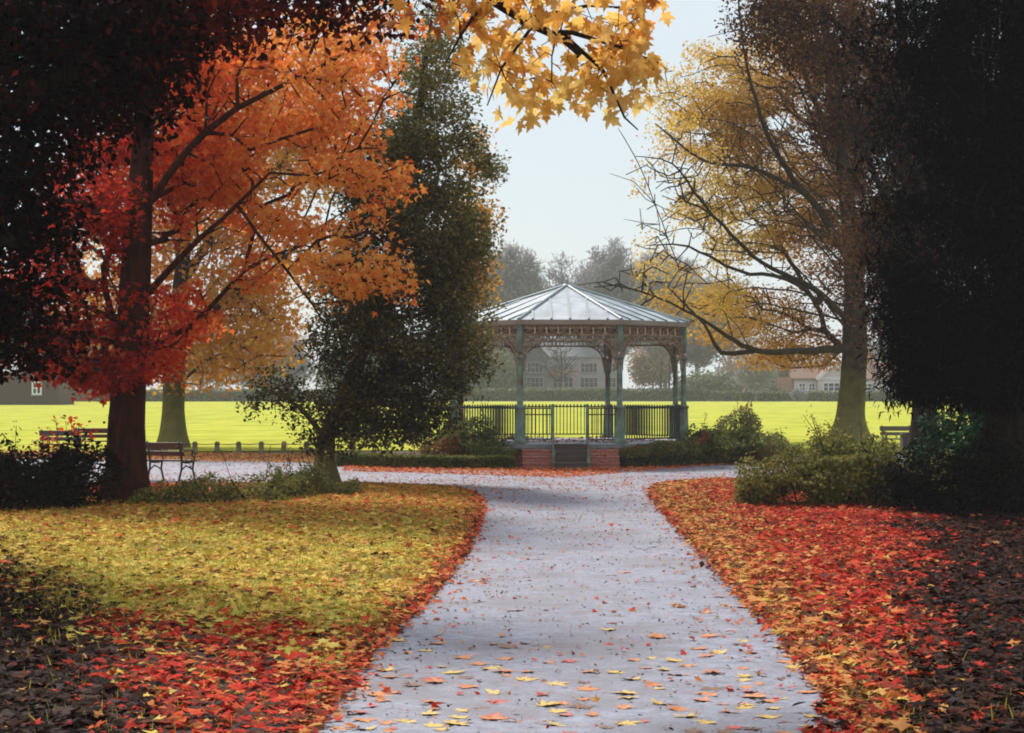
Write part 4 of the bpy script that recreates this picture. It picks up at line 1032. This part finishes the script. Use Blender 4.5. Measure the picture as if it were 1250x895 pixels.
# --- great beech right of the bandstand (70 m)
b = G(1035, 541.5); d = b[1]
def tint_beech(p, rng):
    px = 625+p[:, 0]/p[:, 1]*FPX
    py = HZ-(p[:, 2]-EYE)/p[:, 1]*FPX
    return .80-.62*sm(870, 1070, px)*(1-.4*sm(395, 425, py))-.15*sm(400, 430, py)+.20*hash3(p, .45)+rng.normal(0, .10, len(p))  # leaves coloured darker rightward, edge shading put into the tint
def cull_beech(p):
    px = 625+p[:, 0]/p[:, 1]*FPX; py = HZ-(p[:, 2]-EYE)/p[:, 1]*FPX
    k = (py < 452) & (px > 770)
    for x, y, rx, ry in ((930, 335, 26, 18), (985, 165, 22, 18), (915, 275, 16, 12), (860, 165, 14, 14), (950, 150, 18, 12), (800, 250, 30, 60), (840, 300, 30, 30), (1075, 215, 16, 30), (880, 395, 14, 8)):
        k &= ~((((px-x)/rx)**2+((py-y)/ry)**2)+.9*hash3(p, 1.6)+.5*hash3(p, 4.1) < .75)
    return k
beech_boughs = []
for i in range(17):                     # long boughs sweeping out to the left, tips drooping
    y0 = 415-20*i; x0 = 1043-.04*(415-y0); x1 = rg.uniform(800, 930); y1 = y0-rg.uniform(-10, 150); dd = rg.uniform(-5, -1.5)
    r_ = .052-.0015*i
    beech_boughs.append(([P(x0, y0, d), P(x0*.65+x1*.35, y0*.62+y1*.38-18, d+dd*.5), P(x0*.3+x1*.7, y0*.25+y1*.75-26, d+dd*.8), P(x1, y1, d+dd)], [r_, r_*.75, r_*.45, .018]))
tree('beech_tree', 'big golden brown beech with mossy trunk and long boughs reaching left to the bandstand roof', b,
     [b, P(1037, 510, d), P(1041, 470, d), P(1044, 430, d), P(1044, 370, d), P(1040, 290, d), P(1030, 200, d), P(1015, 90, d), P(1000, -40, d)], [.62, .52, .48, .47, .38, .32, .25, .16, .07],
     [([P(1043, 425, d), P(985, 428, d-2), P(925, 428, d-4), P(880, 405, d-6), P(850, 385, d-7), P(800, 362, d-8), P(735, 345, d-9), P(705, 348, d-9.5)], [.17, .13, .10, .07, .05, .035, .022, .012]),
      ([P(925, 427, d-4), P(880, 430, d-5), P(860, 395, d-6), P(815, 350, d-7)], [.10, .08, .05, .02]),
      ([P(800, 362, d-8), P(770, 380, d-8.3), P(735, 387, d-8.6), P(722, 380, d-8.7)], [.035, .03, .02, .01]),
      ([P(1044, 400, d), P(990, 350, d-2), P(930, 320, d-4), P(860, 250, d-6), P(820, 200, d-7), P(775, 190, d-8)], [.15, .11, .075, .05, .03, .012]),
      ([P(1042, 330, d), P(1000, 255, d-1), P(970, 220, d-2), P(935, 160, d-3), P(910, 70, d-4), P(900, -20, d-4)], [.17, .14, .11, .08, .05, .03]),
      ([P(985, 235, d-1.6), P(920, 205, d-3), P(860, 195, d-4), P(800, 150, d-5)], [.10, .07, .05, .02]),
      ([P(1040, 300, d), P(1100, 200, d), P(1150, 80, d)], [.2, .15, .07]),
      ([P(1030, 200, d), P(990, 110, d-1), P(960, 20, d-2)], [.15, .1, .05]),
      ([P(830, 330, d-7), P(800, 250, d-7.6), P(775, 190, d-8), P(755, 155, d-8.3)], [.045, .03, .02, .01]),
      ([P(800, 250, d-7.6), P(775, 222, d-7.8), P(745, 212, d-8)], [.02, .014, .008]),
      ([P(810, 285, d-7.5), P(780, 272, d-7.7), P(762, 268, d-7.8)], [.02, .012, .008]),
      ([P(1000, 370, d-1.5), P(960, 340, d-3), P(900, 330, d-4.5), P(840, 300, d-6), P(790, 300, d-7)], [.1, .08, .06, .04, .015])
      ]+beech_boughs,
     [(880, 125, d+1, 85, 75, 2.5, 1.1), (950, 230, d+2, 110, 100, 3), (865, 300, d-2, 85, 70, 2, .7), (930, 385, d+1, 90, 40, 2, .9), (1010, 90, d+2, 120, 110, 3), (1060, 250, d+2.5, 90, 150, 3), (825, 230, d-4, 60, 90, 2.5, .4), (860, 370, d-4, 60, 35, 1.5, .4), (975, 430, d+1.5, 75, 26, 1.5, 1.1), (915, 170, d, 60, 70, 2, .7), (780, 345, d-8, 50, 25, 1, .2)],
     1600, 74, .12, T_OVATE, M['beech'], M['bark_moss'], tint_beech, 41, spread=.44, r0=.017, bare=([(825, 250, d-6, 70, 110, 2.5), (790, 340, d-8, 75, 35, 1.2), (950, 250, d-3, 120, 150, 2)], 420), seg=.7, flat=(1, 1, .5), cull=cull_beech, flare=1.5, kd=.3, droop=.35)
# --- russet oak behind the yew (56 m)
b = G(1128, 560); d = b[1]
tree('oak_tree', 'dark russet oak filling the upper right behind the yew', b,
     [b, P(1128, 480, d), P(1126, 380, d), P(1120, 240, d), P(1105, 80, d), P(1095, -40, d)], [.4, .33, .3, .24, .16, .08],
     [([P(1124, 330, d), P(1080, 240, d-1), P(1040, 150, d-2)], [.15, .1, .05]), ([P(1115, 180, d), P(1050, 60, d-1), P(990, 0, d-2)], [.14, .1, .05])],
     [(1000, 30, d, 105, 60, 3), (1070, 120, d, 85, 110, 3), (1130, 220, d, 80, 160, 3), (950, 0, d-1, 60, 55, 2, .6), (1090, 330, d, 60, 100, 2.5)],
     900, 60, .115, T_OVATE, M['oak'], M['bark'], T(.36, .2, .6, .2), 43, spread=.42, r0=.012, seg=.6, flat=(1, 1, .6))
# --- black yew on the right (30 m)
b = np.array(P(1236, 480, 30)); b[2] = 0; d = 30
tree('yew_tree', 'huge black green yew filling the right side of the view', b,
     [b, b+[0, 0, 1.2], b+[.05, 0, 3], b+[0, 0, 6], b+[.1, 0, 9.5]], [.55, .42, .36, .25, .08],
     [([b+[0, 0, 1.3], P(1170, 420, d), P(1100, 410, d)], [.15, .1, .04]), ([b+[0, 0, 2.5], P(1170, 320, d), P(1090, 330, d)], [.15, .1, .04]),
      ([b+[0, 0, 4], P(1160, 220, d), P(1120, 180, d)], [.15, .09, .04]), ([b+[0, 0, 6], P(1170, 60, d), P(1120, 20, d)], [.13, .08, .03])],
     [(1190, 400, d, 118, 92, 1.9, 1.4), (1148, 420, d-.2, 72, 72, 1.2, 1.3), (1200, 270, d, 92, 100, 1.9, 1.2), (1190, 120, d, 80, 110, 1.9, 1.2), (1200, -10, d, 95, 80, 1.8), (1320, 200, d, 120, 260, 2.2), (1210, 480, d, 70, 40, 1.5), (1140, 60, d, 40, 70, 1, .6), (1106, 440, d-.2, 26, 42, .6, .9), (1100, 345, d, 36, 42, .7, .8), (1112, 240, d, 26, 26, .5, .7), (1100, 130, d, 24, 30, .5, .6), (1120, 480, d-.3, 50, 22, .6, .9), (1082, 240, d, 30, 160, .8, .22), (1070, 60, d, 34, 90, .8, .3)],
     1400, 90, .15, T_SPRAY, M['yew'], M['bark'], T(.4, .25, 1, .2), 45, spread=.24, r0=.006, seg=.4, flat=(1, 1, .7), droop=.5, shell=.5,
     cull=lambda p: (HZ-(p[:, 2]-EYE)/p[:, 1]*FPX) < 506+14*hash3(p, 1.5))

# --- shrubs and hedges
d = 36; b = P(1195, 480, d); b[2] = 0
shrub('rhododendron_bush', 'glossy dark green bush beside the bench under the yew', b, [(1200, 545, d, 85, 55, 1.2), (1270, 530, d, 80, 80, 1.4), (1165, 560, d-.5, 55, 40, .8)], 15000, .12, M['rhodo'], T(.45, .25, 1, .25), 51, cat='bush', zmin=.02)
d = 31.5; b = G(1015, 622)
shrub('laurel_bush', 'broad olive green bush spreading in front of the beech trunk', b,
      [(985, 590, d, 92, 40, .9), (1045, 580, d+.3, 80, 46, 1.0), (1015, 550, d+.6, 48, 22, .6), (928, 601, d, 40, 22, .4), (1110, 595, d, 66, 34, .9)], 32000, .062, M['shrub'],
      lambda p, rng: .62+.22*hash3(p, 2.2)+rng.normal(0, .2, len(p)), 53, cat='bush', sprigs=16, stems=16)
d = 29.5; b = G(1150, 622)
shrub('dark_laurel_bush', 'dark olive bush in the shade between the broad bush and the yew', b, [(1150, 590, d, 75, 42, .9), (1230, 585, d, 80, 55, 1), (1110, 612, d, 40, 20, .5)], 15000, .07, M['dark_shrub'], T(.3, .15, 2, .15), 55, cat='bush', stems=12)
d = 51.5; b = P(890, 480, 50.5); b[2] = 0
shrub('berry_bush', 'rounded mixed green bush with red sprays right of the bandstand', b, [(895, 540, 51, 55, 26, 1.3), (858, 545, 50.3, 32, 24, .7), (930, 548, 50.5, 32, 18, .8), (900, 522, 51, 30, 16, .8)], 15000, .075, M['shrub_mixed'],
      lambda p, rng: .34+.15*hash3(p, 2.2)+rng.normal(0, .15, len(p))+.55*(hash3(p, 1.9) > .55), 57, cat='bush', sprigs=8)
b = P(565, 480, 48.6); b[2] = 0
shrub('copper_leaved_bush', 'bush of green and coppery leaves left of the bandstand steps', b, [(545, 543, 49, 42, 20, .8), (590, 541, 48.8, 32, 25, .7), (565, 532, 49.2, 32, 18, .6), (612, 555, 48.3, 16, 12, .3)], 13000, .07, M['shrub_mixed'],
      lambda p, rng: .36+.2*hash3(p, 1.9)+rng.normal(0, .15, len(p))+.4*((625+p[:, 0]/p[:, 1]*FPX < 560) & (hash3(p, 2.7) > -.1)), 59, cat='bush', sprigs=5)
b = P(795, 480, 48.1); b[2] = 0
shrub('border_plant', 'low yellowing border plants between the hedge and the right side of the bandstand base', b, [(775, 552, 48.2, 20, 9, .25), (810, 550, 48.7, 28, 12, .3), (835, 548, 49.3, 20, 13, .3)], 6000, .06, M['shrub_mixed'], lambda p, rng: .4+.2*hash3(p, 2.9)+rng.normal(0, .18, len(p)), 81, cat='plant', lump=.08)
b = P(612, 480, 48.0); b[2] = 0
shrub('border_plant', 'low green border plants between the hedge and the left side of the bandstand base', b, [(615, 553, 48.0, 16, 9, .25), (590, 551, 48.3, 22, 10, .3)], 4500, .06, M['shrub_mixed'], lambda p, rng: .38+.2*hash3(p, 2.9)+rng.normal(0, .15, len(p)), 82, cat='plant', lump=.08)
d = 31; b = P(30, 480, 30.5); b[2] = 0
shrub('dark_bush', 'black green bush in deep shade at the left edge', b, [(20, 600, 30.5, 85, 50, 1.1), (85, 610, 31, 50, 38, .8), (-60, 590, 30, 80, 65, 1.2), (50, 565, 31.5, 60, 25, .6, .6), (95, 568, 31.5, 50, 30, .6, .7)], 24000, .085, M['dark_shrub'],
      lambda p, rng: .28+.16*hash3(p, 2.1)+rng.normal(0, .15, len(p))+.45*(hash3(p, 3.3) > .62), 61, cat='bush', sprigs=14)
b = np.array(P(88, 480, 39.)); b[2] = 0
shrub('sapling', 'thin straggling sapling with few red brown leaves in front of the left hand benches', b, [(85, 530, 39, 42, 26, .6), (60, 545, 39, 30, 16, .5)], 130, .11, M['maple'], lambda p, rng: .25+rng.normal(0, .2, len(p)), 66, cat='sapling', stems=16, lump=.1)
d = 33; b = G(300, 628)
shrub('ivy_mound', 'low straggling ivy mound between the red maple and the holly', b, [(225, 620, 32, 70, 22, .8), (300, 610, 33, 75, 24, .9), (355, 606, 34, 45, 22, .7), (180, 628, 31.5, 35, 15, .5)], 24000, .055, M['shrub'],
      lambda p, rng: .42+.2*hash3(p, 2.4)+rng.normal(0, .2, len(p)), 63, cat='shrub', stems=14, sprigs=10)
b = G(390, 612)
shrub('ivy_mound', 'dark ivy and bramble heaped round the foot of the holly trunk', b, [(388, 600, 35, 46, 20, .6), (415, 606, 34.5, 28, 12, .4), (365, 606, 35, 30, 14, .4)], 9000, .055, M['shrub'],
      lambda p, rng: .25+.2*hash3(p, 2.4)+rng.normal(0, .15, len(p)), 64, cat='shrub', stems=14, sprigs=6)
# leaning dead sticks in the ivy
for i, (x0, y0, x1, y1, dd, lb) in enumerate(((238, 588, 262, 616, 32, 'dead stick leaning left in the ivy below the bench'), (282, 585, 306, 617, 32.5, 'dead stick poking from the middle of the ivy mound'), (176, 590, 200, 606, 32, 'thin dead stick leaning against the foot of the red maple'))):
    m = MB(); a = P(x0, y0, dd); c = P(x1, y1+14, dd-.2); m.tube([a, (a+c)/2+[.03, 0, .02], c], [.012, .018, .022], 6)
    o = m.build('fallen_stick', M['bark'], None); tag(o, lb, 'stick')
def hedge(name, label, line, w, h, n, mat, tintf, seed, lsize, core='hedge'):
    """clipped hedge along ground points: thousands of small leaves on a twiggy core"""
    rng = np.random.default_rng(seed); L = np.array([np.asarray(p)[:3] for p in line])
    root = thing(name, tuple(L[len(L)//2]), label, 'hedge')
    seg = np.linalg.norm(np.diff(L, axis=0), axis=1); cum = np.r_[0, np.cumsum(seg)]
    def at(t):
        t = t*cum[-1]; i = np.clip(np.searchsorted(cum, t)-1, 0, len(seg)-1); u = (t-cum[i])/seg[i]
        return L[i]+(L[i+1]-L[i])*u[:, None], (L[i+1]-L[i])/seg[i][:, None]
    t = rng.uniform(0, 1, n); c, dr = at(t); nrm = np.stack([-dr[:, 1], dr[:, 0], 0*t], 1)
    a = rng.uniform(0, 1, n)
    hh = h*(1+.05*hash3(c, 1.7)+.03*hash3(c, 5))
    u = np.where(a < .4, rng.uniform(-1, 1, n), np.sign(rng.normal(size=n))*rng.uniform(.85, 1.03, n)); z = np.where(a < .4, hh*rng.uniform(.93, 1.04, n), hh*rng.uniform(.02, 1, n))
    pos = c+nrm*(u*w/2)[:, None]*(1+.08*hash3(c*1.3, 3))[:, None]; pos[:, 2] = terr(pos[:, 1])+z
    link('foliage', leafmesh('foliage', pos, lsize*rng.uniform(.6, 1.3, n), T_OVATE, mat, tintf(pos, rng), rng, droop=.1), root)
    # dense twig core
    m = MB()
    k = max(2, int(cum[-1]/ (w*.8)))
    for i in range(k):
        q, dd_ = at(np.array([(i+.5)/k])); x, y, _ = q[0]; z0 = float(terr(y))
        ang = math.atan2(dd_[0][1], dd_[0][0])
        m.box((x, y, z0+h*.46), (cum[-1]/k*1.02, w*.8, h*.9), 0, Matrix.Rotation(ang, 3, 'Z'))
    m.build('core', M['core'], root)
    return root
M['core'] = surfmat('dark_twigs', [(.02, .02, .01), (.05, .045, .02)], 9, .95, .8)  # dark brown twigs filling the hedges
hedge('box_hedge', 'low clipped hedge curving along the path right of the bandstand steps', [G(758, 571), G(800, 570), G(860, 567), G(915, 563.5), G(968, 558)], .5, .34, 12000, M['hedge'], lambda p, rng: .4+.2*hash3(p, 2)+rng.normal(0, .18, len(p))+.25*(p[:, 2] < .12), 71, .06)
hedge('box_hedge', 'low clipped hedge along the path left of the bandstand steps', [G(418, 568.5), G(480, 571), G(560, 572.5), G(628, 572.5)], .5, .30, 12000, M['hedge'], lambda p, rng: .42+.2*hash3(p, 2)+rng.normal(0, .18, len(p))+.25*(p[:, 2] < .12), 72, .06)
TD = 292
hedge('field_hedge', 'clipped hedge along the far side of the field below the pale cottage', [(X(868, TD), TD, 0), (X(1260, TD), TD, 0)], 1.5, 1.35, 9000, M['far_green'], T(.35, .25, .5, .2), 73, .45)
hedge('field_hedge', 'distant hedge below the manor behind the bandstand', [(X(560, TD), TD+3, 0), (X(864, TD), TD+3, 0)], 1.8, 1.7, 9000, M['far_green'], T(.3, .25, .5, .2), 74, .5)
hedge('field_hedge', 'distant hedge closing the field at the left between the trees', [(X(60, TD), TD-3, 0), (X(520, TD), TD, 0)], 1.8, 1.6, 9000, M['far_green'], T(.4, .25, .5, .2), 75, .5)
# grey thicket in the hedge by the cottage
b = np.array([X(975, 290), 290, .6])
shrub('bare_bush', 'grey leafless bush in front of the hedge left of the cottage', b, [(975, 482, 289, 10, 8, 1.2)], 1400, .3, M['far_grey'], T(.5, .25, .5, .1), 76, cat='bush', lump=.15)

# --- far trees, each its own
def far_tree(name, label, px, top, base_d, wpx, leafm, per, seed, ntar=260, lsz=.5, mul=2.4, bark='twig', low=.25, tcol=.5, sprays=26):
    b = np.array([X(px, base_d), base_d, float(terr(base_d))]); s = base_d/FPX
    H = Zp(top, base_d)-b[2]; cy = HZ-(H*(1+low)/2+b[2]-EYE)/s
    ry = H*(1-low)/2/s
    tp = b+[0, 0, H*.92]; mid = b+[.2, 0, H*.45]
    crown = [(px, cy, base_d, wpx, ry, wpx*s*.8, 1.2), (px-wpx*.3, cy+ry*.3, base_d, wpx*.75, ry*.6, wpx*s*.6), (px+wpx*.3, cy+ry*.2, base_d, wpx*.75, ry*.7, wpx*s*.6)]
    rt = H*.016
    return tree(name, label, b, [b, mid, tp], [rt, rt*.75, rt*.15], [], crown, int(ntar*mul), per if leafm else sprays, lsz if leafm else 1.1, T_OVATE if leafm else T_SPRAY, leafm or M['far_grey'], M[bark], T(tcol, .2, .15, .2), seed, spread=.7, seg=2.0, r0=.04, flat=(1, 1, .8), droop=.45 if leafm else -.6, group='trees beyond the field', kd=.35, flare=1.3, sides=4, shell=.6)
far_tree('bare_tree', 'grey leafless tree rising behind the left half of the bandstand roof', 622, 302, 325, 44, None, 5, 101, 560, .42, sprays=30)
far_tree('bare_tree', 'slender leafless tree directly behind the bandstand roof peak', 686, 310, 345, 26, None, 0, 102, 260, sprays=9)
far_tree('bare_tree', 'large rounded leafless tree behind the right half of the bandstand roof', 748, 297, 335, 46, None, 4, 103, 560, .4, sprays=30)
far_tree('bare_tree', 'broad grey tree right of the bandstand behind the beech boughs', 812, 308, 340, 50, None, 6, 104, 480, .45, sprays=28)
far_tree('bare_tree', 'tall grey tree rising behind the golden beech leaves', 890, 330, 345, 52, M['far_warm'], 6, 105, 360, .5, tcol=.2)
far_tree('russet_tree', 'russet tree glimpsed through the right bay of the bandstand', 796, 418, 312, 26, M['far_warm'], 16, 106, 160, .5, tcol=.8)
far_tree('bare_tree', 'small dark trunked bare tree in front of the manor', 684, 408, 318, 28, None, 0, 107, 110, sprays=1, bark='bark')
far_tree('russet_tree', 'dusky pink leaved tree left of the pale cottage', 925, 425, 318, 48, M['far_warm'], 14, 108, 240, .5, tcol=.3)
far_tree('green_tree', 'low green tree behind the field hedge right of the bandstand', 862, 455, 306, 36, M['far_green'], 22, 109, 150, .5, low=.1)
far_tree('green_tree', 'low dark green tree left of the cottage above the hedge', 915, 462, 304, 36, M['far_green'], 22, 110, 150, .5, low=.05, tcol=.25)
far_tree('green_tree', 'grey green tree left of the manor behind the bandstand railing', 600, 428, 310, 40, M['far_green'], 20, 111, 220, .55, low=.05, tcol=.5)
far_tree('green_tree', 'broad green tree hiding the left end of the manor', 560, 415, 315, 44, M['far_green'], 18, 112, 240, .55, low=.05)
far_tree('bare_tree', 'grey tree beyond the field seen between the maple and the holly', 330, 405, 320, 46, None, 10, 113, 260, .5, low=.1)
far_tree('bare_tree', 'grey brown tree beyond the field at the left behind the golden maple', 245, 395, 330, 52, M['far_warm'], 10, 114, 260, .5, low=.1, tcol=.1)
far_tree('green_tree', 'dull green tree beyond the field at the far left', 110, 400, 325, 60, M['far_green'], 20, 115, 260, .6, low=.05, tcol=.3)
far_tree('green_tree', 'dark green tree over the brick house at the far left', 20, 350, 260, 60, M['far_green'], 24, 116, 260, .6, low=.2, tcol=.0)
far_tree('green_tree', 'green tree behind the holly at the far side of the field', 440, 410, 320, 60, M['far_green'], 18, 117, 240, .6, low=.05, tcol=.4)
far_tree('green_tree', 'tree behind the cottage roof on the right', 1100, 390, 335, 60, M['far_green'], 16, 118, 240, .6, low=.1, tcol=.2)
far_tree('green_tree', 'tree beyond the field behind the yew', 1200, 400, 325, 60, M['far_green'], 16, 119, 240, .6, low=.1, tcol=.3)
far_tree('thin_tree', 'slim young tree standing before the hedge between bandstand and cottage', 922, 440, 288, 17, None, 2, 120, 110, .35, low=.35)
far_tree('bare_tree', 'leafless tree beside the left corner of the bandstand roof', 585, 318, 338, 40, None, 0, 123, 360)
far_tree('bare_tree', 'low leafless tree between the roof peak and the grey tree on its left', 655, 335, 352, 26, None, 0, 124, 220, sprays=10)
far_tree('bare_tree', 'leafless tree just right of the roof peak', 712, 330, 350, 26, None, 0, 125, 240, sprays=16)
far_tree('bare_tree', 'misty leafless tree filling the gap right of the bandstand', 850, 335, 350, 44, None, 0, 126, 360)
# two dark pine trunks seen through the right bay
far_tree('bare_tree', 'pair leaning left of two tall dark trunks in the right bay of the bandstand', 806, 395, 300, 14, None, 2, 121, 80, .4, bark='bark', low=.55)
far_tree('bare_tree', 'slimmer right hand one of two tall dark trunks in the right bay', 816, 398, 302, 12, None, 2, 122, 70, .4, bark='bark', low=.6)

#==AIR AND LIGHT==
m, nt, out = newmat('thin_mist')
v = N(nt, 'ShaderNodeVolumePrincipled', Density=.00042, Anisotropy=.0); v.inputs['Color'].default_value = (.93, .95, .99, 1)
nt.links.new(v.outputs[0], out.inputs['Volume'])
b = MB(); b.box((0, 410, 24), (1260, 1000, 52)); o = b.build('haze', m, None); tag(o, kind='stuff')

SUN_EL, SUN_AZ = R(48), R(-20)          # ahead of the camera, a little left
w = bpy.data.worlds.new('World'); S.world = w; w.use_nodes = True; nt = w.node_tree; nt.nodes.clear()
sky = nt.nodes.new('ShaderNodeTexSky'); sky.sky_type = 'NISHITA'; sky.sun_disc = False; sky.sun_elevation = SUN_EL; sky.sun_rotation = SUN_AZ
sky.air_density = 1.0; sky.dust_density = 1.2; sky.ozone_density = 1.5
# thin overcast: pale cloud over most of the sky, bluer rifts between
tc = nt.nodes.new('ShaderNodeTexCoord'); mp = nt.nodes.new('ShaderNodeMapping'); mp.inputs['Scale'].default_value = (1, 1, 2.6)
no = N(nt, 'ShaderNodeTexNoise', Scale=2.6, Detail=7.0, Roughness=.55)
mr = nt.nodes.new('ShaderNodeMapRange'); mr.inputs[1].default_value = .36; mr.inputs[2].default_value = .60; mr.inputs[3].default_value = .58; mr.inputs[4].default_value = .97
mx = nt.nodes.new('ShaderNodeMix'); mx.data_type = 'RGBA'; mx.inputs[7].default_value = (7.3, 8.1, 8.6, 1)
bg = nt.nodes.new('ShaderNodeBackground'); bg.inputs[1].default_value = .062
ow = nt.nodes.new('ShaderNodeOutputWorld')
nt.links.new(tc.outputs['Generated'], mp.inputs[0]); nt.links.new(mp.outputs[0], no.inputs['Vector']); nt.links.new(no.outputs['Fac'], mr.inputs[0])
nt.links.new(mr.outputs[0], mx.inputs['Factor']); nt.links.new(sky.outputs[0], mx.inputs[6]); nt.links.new(mx.outputs[2], bg.inputs[0]); nt.links.new(bg.outputs[0], ow.inputs[0])
sd = bpy.data.lights.new('sun', 'SUN'); sd.energy = 2.7; sd.angle = R(13); sd.color = (1, .95, .88)
so = bpy.data.objects.new('sun', sd); COL.objects.link(so)
dirv = Vector((math.sin(SUN_AZ)*math.cos(SUN_EL), math.cos(SUN_AZ)*math.cos(SUN_EL), math.sin(SUN_EL)))
so.rotation_euler = dirv.to_track_quat('Z', 'Y').to_euler(); so.location = (0, 0, 40)

cd = bpy.data.cameras.new('camera'); cam = bpy.data.objects.new('camera', cd); COL.objects.link(cam)
cam.location = (0, 0, EYE); cam.rotation_euler = (R(90)+math.atan((HZ-447.5)/FPX), 0, 0)
cd.sensor_width = 36; cd.lens = FPX/1250*36; cd.clip_start = .1; cd.clip_end = 3000
S.camera = cam
S.render.engine = 'CYCLES'
c = S.cycles
c.use_denoising = True; c.filter_width = 1.9; c.max_bounces = 6; c.diffuse_bounces = 4; c.transmission_bounces = 4; c.volume_bounces = 1; c.transparent_max_bounces = 8
c.use_adaptive_sampling = True; c.adaptive_threshold = .02
S.render.resolution_x = 1024; S.render.resolution_y = 733
vs = S.view_settings; vs.view_transform = 'Standard'; vs.look = 'None'; vs.gamma = 1; vs.use_curve_mapping = False; vs.exposure = .8
